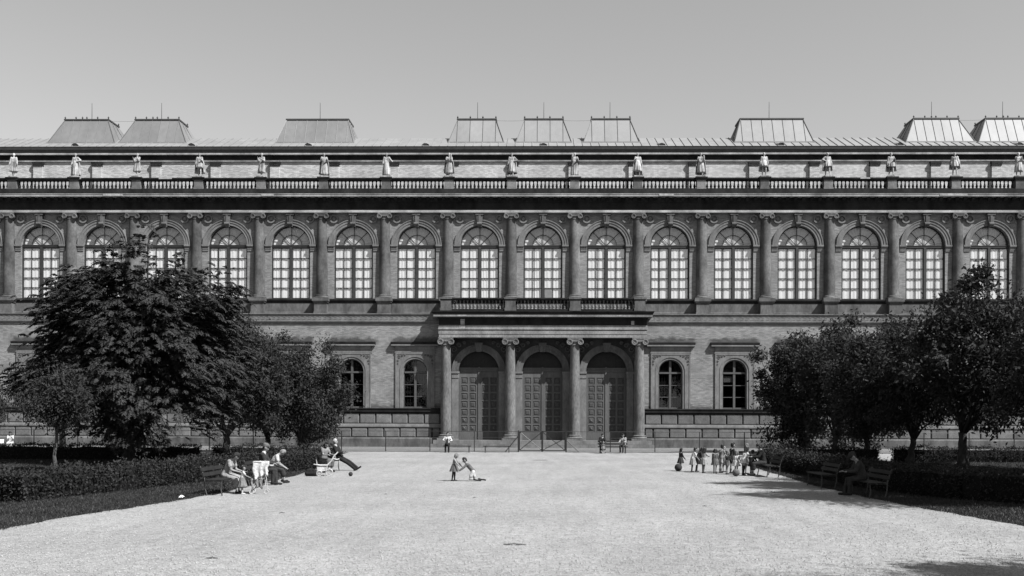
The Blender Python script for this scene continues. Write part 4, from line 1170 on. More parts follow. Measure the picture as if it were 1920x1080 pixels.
# ------------------------------------------------------------------ statues on the roof balustrade
def statue(x, label, J, robe, seed, cape=0, book=None, beard=False):
    """standing stone figure: body, draped robe to a given length, optional cloak; robe = hem height above the feet"""
    rng = random.Random(seed)
    e = empty('statue', (x, 0.6, 22.26), -PI / 2 + rng.uniform(-0.3, 0.3), label, 'statue', 'statues along the roof balustrade')
    k = J['k']; y = Vector((0, 1, 0)); cs = body_caps(J, 1.12)
    inf = 0.035 * k
    for sgn, n in ((1, 'L'), (-1, 'R')):
        cs += [(J['chest'] + y * 0.07 * k * sgn, J['sh' + n], 0.11 * k, 0.085 * k), (J['sh' + n], J['el' + n], 0.085 * k, 0.08 * k), (J['el' + n], J['wr' + n] - J['hd' + n] * 0.04, 0.075 * k, 0.055 * k),
               (J['pel'] + y * 0.06 * k * sgn, J['chest'] + y * 0.06 * k * sgn, 0.13 * k, 0.125 * k)]
    h, u, f = J['head'], J['hup'], J['face']
    cs.append((h + u * 0.03 * k - f * 0.03 * k, h + u * 0.05 * k, 0.095 * k, 0.088 * k))
    if beard: cs.append((h - u * 0.06 * k + f * 0.05 * k, h - u * 0.16 * k + f * 0.05 * k, 0.055 * k, 0.03 * k))
    if book: cs.append((J['wr' + book] + J['hd' + book] * 0.05, J['wr' + book] + J['hd' + book] * 0.08 + Vector((0, 0, 0.16 * k)), 0.07 * k, 0.07 * k))
    me = remesh('figure', cs, 0.03 * k, 'statue_stone', None, 2)
    link('figure', me, e, (0, 0, 0.11))
    top = J['belly'].z + 0.06 * k; n = 44; rows = 9; vs, fs = [], []
    nf = rng.choice((8, 9, 11, 12)); ph = rng.uniform(0, 6)
    legx = (J['knL'].x + J['knR'].x) / 2
    for j in range(rows + 1):
        t = j / rows; z = top + (robe - top) * t
        r = (0.150 + 0.05 * min(1, t * 2) + 0.05 * t) * k
        for i in range(n):
            a = 2 * PI * i / n
            rr = r * (1 + 0.13 * min(1, t * 1.6) * math.sin(nf * a + ph + 1.5 * t * math.sin(2 * a + ph)))
            vs.append((rr * 0.85 * math.cos(a) + legx * t, rr * 1.12 * math.sin(a), z + (0.03 * math.sin(2 * a + ph) * t)))
    for j in range(rows):
        for i in range(n): fs.append((j * n + i, j * n + (i + 1) % n, (j + 1) * n + (i + 1) % n, (j + 1) * n + i))
    fs.append(tuple(range(n))); fs.append(tuple(rows * n + i for i in range(n)))
    MB().add(vs, fs).build('robe', 'statue_stone', e, True, (0, 0, 0.11))
    if cape:
        vs, fs = [], []; n = 26; rows = 8
        for j in range(rows + 1):
            t = j / rows; z = J['neck'].z - 0.02 + (cape - J['neck'].z) * t
            r = (0.15 + 0.14 * min(1, t * 3) + 0.05 * t) * k
            for i in range(n + 1):
                a = PI * 0.42 + PI * 1.16 * i / n
                rr = r * (1 + 0.09 * t * math.sin(11 * a + ph))
                vs.append((rr * 0.8 * math.cos(a) - 0.02, rr * 1.1 * math.sin(a), z))
        for j in range(rows):
            for i in range(n): fs.append((j * (n + 1) + i, j * (n + 1) + i + 1, (j + 1) * (n + 1) + i + 1, (j + 1) * (n + 1) + i))
        o = MB().add(vs, fs).build('cloak', 'statue_stone', e, True, (0, 0, 0.11))
        md = o.modifiers.new('thick', 'SOLIDIFY'); md.thickness = 0.04
    MB().box(-0.34, 0.34, -0.36, 0.36, 0.0, 0.12).build('plinth', 'statue_stone', e)
    return e

def sk(armL, armR, legL=(6, 8), legR=(-4, 6), **kw):
    return skeleton(1.94, 1.0, armL=armL, armR=armR, legL=legL, legR=legR, **kw)
DOWN = (5, 15, 12); BENT = (15, 95, 14); CHEST = (25, 120, 8); AKIM = (-20, 80, 45); HOLD = (30, 75, 10); OUT = (20, 30, 35)
SX = [BAY * (k - 8.5) for k in range(17)]
ST = [  # arms L, R, hem, cape hem, book hand, beard, label
    (DOWN, DOWN, 0.40, 0, None, False, 'pale statue in a shin-length coat with hanging arms, leftmost on the roof balustrade'),
    (AKIM, DOWN, 0.05, 0.1, None, False, 'broad statue in a floor-length gown, second from left on the roof balustrade'),
    (CHEST, CHEST, 0.38, 0, None, False, 'statue with arms crossed on its chest, third from left on the roof balustrade'),
    (BENT, DOWN, 0.72, 0.3, None, False, 'statue in a short cloak over bare dark legs, fourth from left on the balustrade'),
    (BENT, CHEST, 0.30, 0, None, False, 'statue wrapped in folded drapery to the shins, fifth from left on the balustrade'),
    (HOLD, HOLD, 0.12, 0.2, None, False, 'long-haired robed statue with joined hands, sixth from left on the balustrade'),
    (OUT, DOWN, 0.05, 0, None, True, 'bearded statue in a straight long gown, seventh from left on the balustrade'),
    (CHEST, BENT, 0.22, 0.3, 'L', True, 'bearded statue holding a book, eighth from left on the balustrade'),
    (AKIM, DOWN, 0.32, 0.25, None, True, 'statue with a toga over one shoulder, ninth statue from either end'),
    (HOLD, CHEST, 0.05, 0, 'R', False, 'bald statue reading from a dark book, just right of the middle of the balustrade'),
    (DOWN, BENT, 0.42, 0.08, None, False, 'statue in a belted smock with a cloak behind, above the right portico column'),
    (BENT, HOLD, 0.28, 0.2, 'L', False, 'statue holding a small object at its waist, twelfth from left on the balustrade'),
    (DOWN, DOWN, 0.80, 0.45, 'R', False, 'long-haired bare-legged statue with a pale folio at its side, on the balustrade'),
    (DOWN, AKIM, 0.78, 0.5, None, False, 'statue with one hand on its hip and dark breeches, fourth from right'),
    (BENT, DOWN, 0.75, 0.45, None, True, 'statue in a short draped mantle striding, third from right on the balustrade'),
    (DOWN, DOWN, 0.78, 0.62, None, True, 'statue under a wide pleated short cape, second from right on the balustrade'),
    (CHEST, CHEST, 0.36, 0, None, True, 'statue with folded arms in a knee-length robe, rightmost at the picture edge'),
]
for i, ((al, ar, hem, cape, bk, bd, lab), x) in enumerate(zip(ST, SX)):
    statue(x, lab, sk(al, ar, (10 + 4 * (i % 3), 14), (-5, 8)), hem, i * 13 + 5, cape, bk, bd)

# ------------------------------------------------------------------ trees
def leaf_quads(rs, pts, size, droop=0.3, outward=None, narrow=0.42):
    """one folded-diamond leaf (4 corners) at every point"""
    n = len(pts)
    d = rs.normal(size=(n, 3)); 
    if outward is not None: d += outward * 0.9
    d[:, 2] -= droop
    d /= np.linalg.norm(d, axis=1)[:, None]
    r = rs.normal(size=(n, 3)); s1 = np.cross(d, r); s1 /= np.linalg.norm(s1, axis=1)[:, None]
    nn = np.cross(d, s1)
    L = (size * rs.uniform(0.65, 1.3, n))[:, None]
    base = pts - d * L * 0.5; tip = pts + d * L * 0.5
    a = pts + s1 * L * narrow * 0.5 + nn * L * 0.08; b = pts - s1 * L * narrow * 0.5 + nn * L * 0.08
    return np.stack([base, a, tip, b], 1).reshape(-1, 3)

def crown_points(rs, cen, rad, ncl, nleaf, clr):
    """cluster centres through an uneven crown, leaves bunched round each"""
    cc = []
    while len(cc) < ncl:
        p = rs.uniform(-1, 1, 3); q = np.linalg.norm(p)
        if q > 1 or q < 0.35: continue
        wob = 0.86 + 0.16 * math.sin(3 * math.atan2(p[1], p[0]) + rad[0]) + 0.10 * math.sin(5 * p[2] + rad[2] * 3)
        p = p * (wob if q > 0.6 else 1.0)
        if p[2] < -0.75 and rs.rand() < 0.5: continue
        if q > 0.8 and rs.rand() < 0.22: p = p * 1.16
        cc.append(p)
    cc = np.array(cc) * np.array(rad) + np.array(cen)
    k = rs.randint(0, ncl, nleaf)
    r = clr * rs.uniform(0.6, 1.25, ncl)
    off = rs.normal(size=(nleaf, 3)) * np.array([0.52, 0.52, 0.47])
    P = cc[k] + off * r[k][:, None]
    return cc, P

def limbs(mb, rs, base, fork, targets, r0_):
    for t in targets:
        t = Vector(t); f = Vector(fork)
        mid = f.lerp(t, 0.45) + Vector((rs.uniform(-.3, .3), rs.uniform(-.3, .3), rs.uniform(0.1, 0.6)))
        mb.tube([f - Vector((0, 0, 0.15)), f.lerp(mid, 0.5) + Vector((0, 0, 0.1)), mid, t], [r0_ * 0.42, r0_ * 0.26, r0_ * 0.16, 0.015], 6)

def trunk_tube(mb, base, fork, r0_, rs, flare=1.5):
    b, f = Vector(base), Vector(fork); pts = []; rad = []
    for i in range(7):
        t = i / 6
        pts.append(b.lerp(f, t) + Vector((rs.uniform(-1, 1) * 0.05 * (t > 0), rs.uniform(-1, 1) * 0.05 * (t > 0), -0.1 if i == 0 else 0)))
        rad.append(r0_ * (flare if i == 0 else 1.15 if i == 1 else 1.0 - 0.25 * t))
    mb.tube(pts, rad, 9)

def tree(name, label, loc, cen, rad, trunk_r, fork_z, seed, ncl=110, nleaf=22000, leaf=0.17, clr=0.75, bark='bark', lm='tree_leaf', group=None, droop=0.35, lean=(0, 0)):
    rs = np.random.RandomState(seed)
    e = empty(name, loc, 0, label, 'tree', group)
    cc, P = crown_points(rs, cen, rad, ncl, nleaf, clr)
    P = P[P[:, 2] > 0.35]
    out = P - np.array(cen); out /= (np.linalg.norm(out, axis=1)[:, None] + 1e-6)
    link('crown', mesh_np('crown', leaf_quads(rs, P, leaf, droop, out), 4, lm), e)
    mb = MB(); fork = (lean[0], lean[1], fork_z)
    trunk_tube(mb, (0, 0, 0), fork, trunk_r, rs)
    far = cc[np.argsort(rs.rand(len(cc)))[:13]]
    limbs(mb, rs, (0, 0, 0), fork, far, trunk_r)
    t = mb.build('trunk', bark, e, True)
    return e

def frond_tree(name, label, loc, cen, rad, trunk_r, fork_z, seed, nfr=2600):
    """tree with long drooping feather leaves"""
    rs = np.random.RandomState(seed)
    e = empty(name, loc, 0, label, 'tree')
    cc, P = crown_points(rs, cen, rad, 170, int(nfr * 0.74), 0.95)
    for dx in (-2.0, 1.9):                                  # two upper boughs square off the outline
        c2, P2 = crown_points(rs, (cen[0] + dx, 0.2 * dx, cen[2] + 2.3), (2.5, 2.4, 2.0), 34, int(nfr * 0.13), 0.9)
        P = np.concatenate([P, P2])
    keep = P[:, 2] > 0.7; P = P[keep]; n = len(P)
    out = P - np.array(cen); out[:, 2] *= 0.3; out += rs.normal(size=out.shape) * 1.2; out[:, 2] *= 0.4
    out[:, 2] += rs.normal(size=len(out)) * 0.45 + 0.1
    out /= np.linalg.norm(out, axis=1)[:, None]
    Lf = rs.uniform(0.36, 0.85, n)[:, None]
    V = []
    m = 9
    side = np.cross(out, np.array([0, 0, 1.0])); side /= np.linalg.norm(side, axis=1)[:, None]
    for i in range(m):
        t = (i + 0.5) / m
        c0 = P + out * Lf * (t - 0.2 * t * t) + np.array([0, 0, 1.0]) * Lf * (0.24 * t - 0.60 * t * t)
        tang = out * (1 - 0.4 * t) + np.array([0, 0, 1.0]) * (0.24 - 1.2 * t); tang /= np.linalg.norm(tang, axis=1)[:, None]
        ll = Lf * 0.30 * (0.65 + 0.7 * math.sin(PI * min(1, t + 0.15)))
        for sg in (-1, 1):
            d = side * sg * 0.8 + tang * 0.45 + np.array([0, 0, -0.35]) + rs.normal(size=(n, 3)) * 0.15; d /= np.linalg.norm(d, axis=1)[:, None]
            w = tang * ll * 0.25
            V.append(np.stack([c0, c0 + d * ll * 0.5 + w, c0 + d * ll, c0 + d * ll * 0.5 - w], 1))
    V = np.concatenate(V).reshape(-1, 3)
    link('crown', mesh_np('crown', V, 4, 'frond_leaf'), e)
    mb = MB(); fork = (0.15, 0, fork_z)
    trunk_tube(mb, (0, 0, 0), fork, trunk_r, rs)
    limbs(mb, rs, (0, 0, 0), fork, cc[np.argsort(rs.rand(len(cc)))[:18]], trunk_r)
    mb.build('trunk', 'bark', e, True)
    return e

frond_tree('feather_leaved_tree', 'large spreading tree with drooping feathery leaves on the left lawn', (-20.6, -31.9, 0), (0.75, 0, 5.1), (5.4, 4.9, 5.2), 0.30, 1.5, 5, 9500)
GL = 'leafy trees on the left lawn'; GR = 'row of trees on the right lawn'
tree('broadleaf_tree', 'rounded tree just right of the feathery tree, its forked trunk above the bench girl', (-18.8, -22.3, 0), (0.6, 0, 4.8), (3.6, 3.2, 3.6), 0.24, 1.3, 21, 110, 26000, 0.22, 0.75, group=GL)
tree('broadleaf_tree', 'low dense bushy tree in front of the lower windows left of the portico', (-15.2, -19.0, 0), (0.45, 0, 3.6), (3.0, 2.8, 3.1), 0.20, 0.9, 22, 105, 27000, 0.20, 0.72, group=GL)
tree('broadleaf_tree', 'tree half hidden behind the forked-trunk tree on the left', (-18.0, -16.5, 0), (0.2, 0, 4.2), (3.1, 2.6, 3.2), 0.2, 1.0, 23, 90, 22000, 0.18, 0.8, group=GL)
tree('young_tree', 'young tree with a thin pale trunk on the lawn at far left', (-20.4, -39.6, 0), (0.1, 0, 3.1), (1.4, 1.3, 1.3), 0.075, 1.9, 24, 42, 9500, 0.15, 0.55, 'bark_pale', group=GL)
tree('broadleaf_tree', 'dark-trunked tree behind the thin pale trunk at far left', (-28.6, -22.5, 0), (-0.3, 0, 3.8), (3.2, 2.5, 2.1), 0.22, 1.4, 25, 80, 18000, 0.17, 0.75, group=GL)
tree('broadleaf_tree', 'small tree cut off by the left edge of the picture', (-38.7, -12.0, 0), (-0.6, -0.3, 3.0), (1.8, 1.6, 1.7), 0.14, 1.3, 26, 50, 11000, 0.16, 0.6, group=GL)
tree('broadleaf_tree', 'leftmost tree of the right-hand row, nearest the museum wall', (17.8, -13.0, 0), (-0.2, 0, 4.5), (3.4, 3.0, 4.0), 0.27, 1.2, 31, 105, 27000, 0.25, 0.72, group=GR)
tree('broadleaf_tree', 'second tree of the right-hand row, slim leaning trunk', (18.5, -17.9, 0), (0.9, 0, 5.1), (3.3, 2.9, 4.3), 0.19, 1.1, 32, 100, 23000, 0.24, 0.72, group=GR, lean=(0.12, 0))
tree('broadleaf_tree', 'middle tree of the right-hand row with a low side branch', (18.65, -23.8, 0), (0.3, 0, 4.5), (3.5, 2.9, 3.5), 0.21, 1.15, 33, 100, 23000, 0.23, 0.72, group=GR)
tree('broadleaf_tree', 'crooked-trunked tree left of the tallest tree on the right', (19.55, -27.9, 0), (0.2, 0, 4.5), (3.3, 2.8, 3.4), 0.19, 1.3, 34, 92, 20000, 0.23, 0.72, group=GR, lean=(0.22, 0))
tree('broadleaf_tree', 'tallest tree on the right, its loose top reaching the upper windows', (20.4, -32.5, 0), (1.2, 0, 5.5), (4.2, 3.5, 4.9), 0.24, 1.7, 35, 105, 23000, 0.25, 0.72, group=GR)
tree('broadleaf_tree', 'tree at the right edge of the picture beside the tallest one', (23.1, -37.6, 0), (-0.2, 0, 4.5), (3.3, 2.8, 3.4), 0.22, 1.4, 36, 84, 17000, 0.23, 0.72, group=GR)
# the avenue goes on beyond the picture's right edge: tall trees whose shade falls across the gravel
for i, (x, y, cz) in enumerate(((19.2, -52.2, 12.0), (17.0, -56.6, 9.8), (15.4, -73.2, 9.8), (25.2, -44.0, 14.5))):
    tree('tall_tree', ('tall tree outside the right edge level with the nearest bench', 'tall tree outside the right edge on the near lawn', 'tall tree outside the right edge nearest the camera', 'tallest tree outside the right edge, opposite the crowd of children')[i],
         (x, y, 0), (0, 0, cz), (3.2, 3.0, 3.4), 0.3, 4.5, 41 + i, 80, 26000, 0.24, 0.85)

# ------------------------------------------------------------------ hedges
def hedge(label, pts, w, h, seed, dens=330):
    rs = np.random.RandomState(seed)
    e = empty('hedge', (pts[0][0], pts[0][1], 0), 0, label, 'hedge', 'clipped hedges round the lawns')
    o0 = np.array([pts[0][0], pts[0][1], 0.0])
    core = MB(); P, O = [], []
    for (x0, y0), (x1, y1) in zip(pts, pts[1:]):
        a, b = np.array([x0, y0, 0.]), np.array([x1, y1, 0.]); d = b - a; ln = np.linalg.norm(d); d /= ln; nrm = np.array([-d[1], d[0], 0])
        n = max(2, int(ln / 0.6)); vs, fs = [], []
        for i in range(n + 1):
            c0 = a + d * ln * i / n - o0
            ww, hh = w / 2 * rs.uniform(0.80, 0.95), h * rs.uniform(0.88, 0.97)
            for q, z in ((-ww * 0.9, -0.05), (-ww, hh * 0.5), (-ww * 0.85, hh), (ww * 0.85, hh), (ww, hh * 0.5), (ww * 0.9, -0.05)): vs.append(tuple(c0 + nrm * q + np.array([0, 0, z])))
        for i in range(n):
            for k in range(6): fs.append((6 * i + k, 6 * i + (k + 1) % 6, 6 * i + 6 + (k + 1) % 6, 6 * i + 6 + k))
        fs += [tuple(range(6)), tuple(6 * n + k for k in range(6))]
        core.add(vs, fs)
        m = int(ln * (w + 2 * h) * dens)
        t = rs.uniform(-0.15 / ln, 1 + 0.15 / ln, m); u = rs.uniform(0, w + 2 * h, m)
        q = np.where(u < h, -w / 2, np.where(u < h + w, u - h - w / 2, w / 2)); z = np.where(u < h, u, np.where(u < h + w, h, u - h - w))
        p = a + np.outer(t * ln, d) + np.outer(q, nrm); p[:, 2] = z
        wob = 0.06 * np.sin(t * ln * 2.1 + seed) + 0.05 * np.sin(t * ln * 5.3) + np.abs(rs.normal(size=m)) * 0.05
        p[:, 2] += np.where(z > h * 0.98, wob, 0) ; p += rs.normal(size=p.shape) * 0.045; p[:, 2] += np.where((z > h * 0.9) & (rs.rand(m) < 0.05), rs.uniform(0.03, 0.16, m), 0); p[:, 2] = np.maximum(p[:, 2], 0.02)
        ov = np.where(u < h, -1, np.where(u < h + w, 0, 1)); o = np.outer(ov, nrm); o[:, 2] = np.where(ov == 0, 1, 0.15)
        P.append(p - o0); O.append(o)
    for (pa, pb) in ((pts[0], pts[1]), (pts[-1], pts[-2])):
        d = np.array([pa[0] - pb[0], pa[1] - pb[1], 0.]); d /= np.linalg.norm(d); nrm = np.array([-d[1], d[0], 0]); m = int(w * h * dens * 1.6)
        p = np.array([pa[0], pa[1], 0.]) + np.outer(rs.uniform(-0.02, 0.12, m), d) + np.outer(rs.uniform(-w / 2, w / 2, m), nrm); p[:, 2] = rs.uniform(0.02, h, m)
        P.append(p - o0); O.append(np.repeat(d[None], m, 0))
    P, O = np.concatenate(P), np.concatenate(O)
    # shoots sticking out of the top
    core.build('core', 'hedge_core', e)
    link('foliage', mesh_np('foliage', leaf_quads(rs, P, 0.085, -0.1, O, 0.6), 4, 'hedge_leaf'), e)
    return e
hedge('long clipped hedge behind the left-hand benches', [(-10.25, -36.3), (-12.05, -46.6), (-13.85, -55.0)], 0.85, 0.74, 1)
hedge('far hedge at the back of the left lawn, under the feathery tree', [(-42, -28.0), (-18.55, -28.0)], 0.9, 0.72, 2, 260)
hedge('short hedge stretch right of the gap at the back of the left lawn', [(-17.55, -28.0), (-11.2, -28.2)], 0.9, 0.72, 3, 260)
hedge('dark clipped hedge behind the right-hand benches, curving round near the corner', [(11.0, -32.5), (10.95, -49.5), (12.0, -52.6), (13.6, -54.6), (16.5, -56.5)], 0.85, 0.76, 4)
hedge('far hedge at the back of the right lawn beyond the tallest trunk', [(19.3, -26.6), (45, -26.6)], 0.9, 0.72, 5, 260)
hedge('short hedge stretch left of the gap at the back of the right lawn', [(12.0, -26.6), (18.2, -26.6)], 0.9, 0.72, 6, 260)

# ------------------------------------------------------------------ grass, pebbles
def in_poly(px, py, poly):
    ins = np.zeros(len(px), bool); n = len(poly); j = n - 1
    for i in range(n):
        xi, yi = poly[i]; xj, yj = poly[j]
        if yi != yj:
            ins ^= ((yi > py) != (yj > py)) & (px < (xj - xi) * (py - yi) / (yj - yi) + xi)
        j = i
    return ins
def grass(poly, boxes, seed, label):
    rs = np.random.RandomState(seed); V = []
    for x0, x1, y0, y1, n, hgt in boxes:
        px, py = rs.uniform(x0, x1, n), rs.uniform(y0, y1, n)
        px2, py2 = px + rs.normal(size=n) * 0.10, py + rs.normal(size=n) * 0.10
        k = in_poly(px2, py2, poly); px, py = px[k], py[k]; m = len(px)
        h_ = hgt * rs.uniform(0.5, 1.4, m); a = rs.uniform(0, 2 * PI, m); w = 0.005 + 0.006 * rs.rand(m)
        b0 = np.stack([px + w * np.cos(a), py + w * np.sin(a), np.full(m, 0.01)], 1); b1 = np.stack([px - w * np.cos(a), py - w * np.sin(a), np.full(m, 0.01)], 1)
        tp = np.stack([px + rs.normal(size=m) * h_ * 0.4, py + rs.normal(size=m) * h_ * 0.4, h_], 1)
        V.append(np.stack([b0, b1, tp], 1).reshape(-1, 3))
    o = link('grass', mesh_np('grass', np.concatenate(V), 3, 'grass_blade'))
    tag(o, label, 'grass', kind='stuff')
grass(LAWN_L, [(-17, -9.5, -63, -50, 120000, 0.055), (-14, -9.5, -50, -36, 50000, 0.06), (-34, -12, -56, -28, 80000, 0.06)], 1, 'short dark grass on the left lawn and along the gravel edge')
grass(LAWN_R, [(9.3, 17, -62, -48, 110000, 0.055), (9.3, 12, -48, -30, 40000, 0.06), (12, 32, -52, -27, 70000, 0.06)], 2, 'short dark grass on the right lawn and along the gravel edge')
rs = np.random.RandomState(9); m = 30000
t = rs.uniform(0, 1, m) ** 1.8
py = -68.0 + 26.0 * t; px = rs.uniform(-1, 1, m) * (0.56 * (py + 80.25) + 1.0); px = np.clip(px, -11, 11.5)
ok = ~in_poly(px, py, LAWN_L) & ~in_poly(px, py, LAWN_R); px, py = px[ok], py[ok]; m = len(px)
sz = rs.uniform(0.007, 0.021, m)
tet = np.array([[1, 0, -0.2], [-0.5, 0.87, -0.2], [-0.5, -0.87, -0.2], [0, 0, 0.8]])
ang = rs.uniform(0, 2 * PI, m); ca, sa = np.cos(ang), np.sin(ang)
vv = np.zeros((m, 4, 3))
for i in range(4):
    vv[:, i, 0] = px + sz * (tet[i, 0] * ca - tet[i, 1] * sa) * 1.2; vv[:, i, 1] = py + sz * (tet[i, 0] * sa + tet[i, 1] * ca); vv[:, i, 2] = 0.004 + sz * (tet[i, 2] + 0.2)
tri = vv[:, [0, 1, 3, 1, 2, 3, 2, 0, 3], :].reshape(-1, 3)
tag(link('pebbles', mesh_np('pebbles', tri, 3, 'pebble')), 'loose pebbles strewn over the pale gravel', 'gravel', kind='stuff')
# dark crumbs: fallen leaves, clods
rng = random.Random(5)
def clod(x, y, w, label, seed):
    rs = random.Random(seed); mb = MB(); n = 12
    ring = [(w * (0.8 + 0.4 * rs.random()) * math.cos(2 * PI * i / n), w * 0.55 * (0.8 + 0.4 * rs.random()) * math.sin(2 * PI * i / n), 0.002) for i in range(n)]
    mb.add(ring + [(0, 0, 0.02)], [(i, (i + 1) % n, n) for i in range(n)])
    tag(mb.build('dirt_patch', 'litter_dark', None, False, (x, y, 0.003)), label, 'dirt', 'dark spots on the gravel')
for i, (x, y, w, lab) in enumerate(((-0.48, -62.97, 0.20, 'dark patch on the gravel in the near middle'), (-0.1, -26.5, 0.45, 'flat dark patch on the gravel before the gate'),
                                    (-6.1, -57.4, 0.07, 'small dark crumb on gravel at lower left'), (-1.9, -52.6, 0.06, 'small dark crumb on gravel below the two playing children'),
                                    (-4.6, -51.5, 0.06, 'dark crumb on gravel left of the two playing children'), (-5.2, -64.9, 0.10, 'thin dark smear on gravel at bottom left'),
                                    (4.2, -55.0, 0.06, 'small dark crumb on gravel right of the middle'))):
    clod(x, y, w, lab, i)
paper_me = MB().add([(-.07, -.05, 0), (.06, -.06, 0.0), (.08, .05, .03), (-.05, .06, .05), (0, 0, 0.07)], [(0, 1, 4), (1, 2, 4), (2, 3, 4), (3, 0, 4)]).mesh('crumpled_paper', 'paper')
tag(link('crumpled_paper', paper_me, None, (-10.0, -53.3, 0.02)), 'crumpled white paper on the grass edge left of the bench girl', 'paper')

# ------------------------------------------------------------------ fence and gate
FY = -13.0
fe = empty('wire_fence', (0, FY, 0), 0, 'low wire fence on thin iron posts in front of the museum', 'fence')
fpost = MB().box(-0.028, 0.028, -0.028, 0.028, -0.1, 1.44).box(-0.045, 0.045, -0.045, 0.045, -0.1, 0.06).mesh('post', 'iron')
xs_ = []
for k in range(0, 14):
    for sg in (-1, 1): xs_.append(sg * (4.68 + 3.06 * k))
for x in sorted(xs_): link('post', fpost, fe, (x, 0, 0))
for a, b in ((-45, -1.7), (1.7, 45)):
    MB().tube([(a, 0, 1.42), (b, 0, 1.42)], 0.017, 5).build('top_rail', 'iron', fe)
    for z in (0.12, 0.55, 0.98): MB().tube([(a, 0, z), (b, 0, z)], 0.008, 4).build('wire', 'fence_wire', fe)
MB().box(-45, -1.7, -0.10, 0.10, -0.05, 0.05).build('shadow_kerb', 'stone', fe); MB().box(1.7, 45, -0.10, 0.10, -0.05, 0.05).build('shadow_kerb', 'stone', fe)  # low strip added to draw the dark shadow line at the fence base
ga = empty('gate', (0, FY, 0), 0, 'double iron gate with crossed braces in the middle of the fence', 'gate')
for x in (-1.64, 1.64): MB().box(x - 0.05, x + 0.05, -0.05, 0.05, -0.1, 1.50).build('gate_post', 'iron', ga)
for sg in (-1, 1):
    a, b = (sg * 1.56, sg * 0.03)
    fr_ = MB()
    for p, q in (((a, 0, .12), (b, 0, .12)), ((a, 0, 1.42), (b, 0, 1.42)), ((a, 0, .12), (a, 0, 1.42)), ((b, 0, .04), (b, 0, 1.46))): fr_.tube([p, q], 0.034, 5)
    lf_ = fr_.build('gate_leaf', 'iron', ga)
    MB().tube([(a, 0, .14), (b, 0, 1.38)], 0.026, 5).build('brace', 'iron', lf_); MB().tube([(a, 0.03, 1.40 if sg < 0 else 0.95), (b, 0.03, .14)], 0.026, 5).build('brace', 'iron', lf_)
MB().box(-0.06, 0.06, -0.04, 0.04, 0.72, 0.90).build('lock', 'iron', ga)
for sg, top in ((-1, 1.1), (1, 0.85)): MB().tube([(sg * 1.66, 0, top), (sg * 2.55, -0.25, 0.0)], 0.034, 5).build('stay', 'iron', ga)

# ------------------------------------------------------------------ benches
def plank(L, w, t):
    return MB().box(-w / 2, w / 2, -L / 2, L / 2, -t / 2, t / 2)
slat_me = plank(1.9, 0.10, 0.03).mesh('seat_slat', 'bench_wood'); back_me = MB().box(-0.015, 0.015, -0.95, 0.95, -0.055, 0.055).mesh('back_slat', 'bench_wood')
def park_bench(loc, rz, label):
    e = empty('park_bench', loc, rz, label, 'bench', 'slatted park benches beside the gravel')
    for y in (-0.82, 0.82):
        m = MB()
        m.tube([(-0.20, y, 0.0), (-0.26, y, 0.22), (-0.27, y, 0.45), (-0.31, y, 0.62), (-0.40, y, 0.84)], 0.020, 6)
        m.tube([(0.24, y, 0.0), (0.20, y, 0.2), (0.22, y, 0.42), (-0.27, y, 0.42)], 0.020, 6)
        m.build('side_iron', 'bench_iron', e)
    for x in (-0.17, -0.04, 0.09, 0.20): link('seat_slat', slat_me, e, (x, 0, 0.455))
    for x, z in ((-0.285, 0.60), (-0.34, 0.75)):
        o = link('back_slat', back_me, e, (x, 0, z)); o.rotation_euler = (0, math.radians(-20), 0)
    return e
park_bench((-9.42, -51.5, 0), 0, 'park bench with the girl and pushchair, nearest on the left')
park_bench((-9.42, -47.4, 0), 0, 'park bench under the man in a cap')
park_bench((-9.0, -39.0, 0), 0, 'park bench under the reclining man and woman')
park_bench((9.55, -51.5, 0), PI, 'park bench nearest on the right with a curved pale end iron')
park_bench((9.35, -47.4, 0), PI, 'empty-looking park bench in deep shade, second on the right')
park_bench((9.0, -41.2, 0), PI, 'park bench behind the crowd of children on the right')
park_bench((-14.2, -56.1, 0), 0.1, 'bench end cut off by the left edge before the hedge')
def plank_bench(loc, L, label, back=False):
    e = empty('plank_bench', loc, 0, label, 'bench', 'plain benches along the wire fence')
    MB().box(-L / 2, L / 2, -0.16, 0.16, 0.41, 0.46).build('seat', 'bench_wood', e)
    for sg in (-1, 1): MB().box(sg * (L / 2 - 0.15) - 0.03, sg * (L / 2 - 0.15) + 0.03, -0.14, 0.14, 0, 0.41).build('leg', 'bench_iron', e)
    if back:
        for z in (0.62, 0.80): MB().box(-L / 2, L / 2, 0.17, 0.20, z - 0.05, z + 0.05).build('back_slat', 'bench_wood', e)
        for sg in (-1, 1): MB().box(sg * (L / 2 - 0.15) - 0.03, sg * (L / 2 - 0.15) + 0.03, 0.201, 0.235, 0, 0.86).build('back_post', 'bench_iron', e)
    return e
plank_bench((-5.75, -14.2, 0), 1.9, 'backless plank bench under the man at the fence')
plank_bench((-3.05, -14.2, 0), 1.9, 'empty backless plank bench left of the gate')
plank_bench((4.75, -14.4, 0), 2.0, 'bench with a slatted back right of the gate', True)
plank_bench((-34.6, -14.3, 0), 2.3, 'bench by the fence at far left with a seated reader')

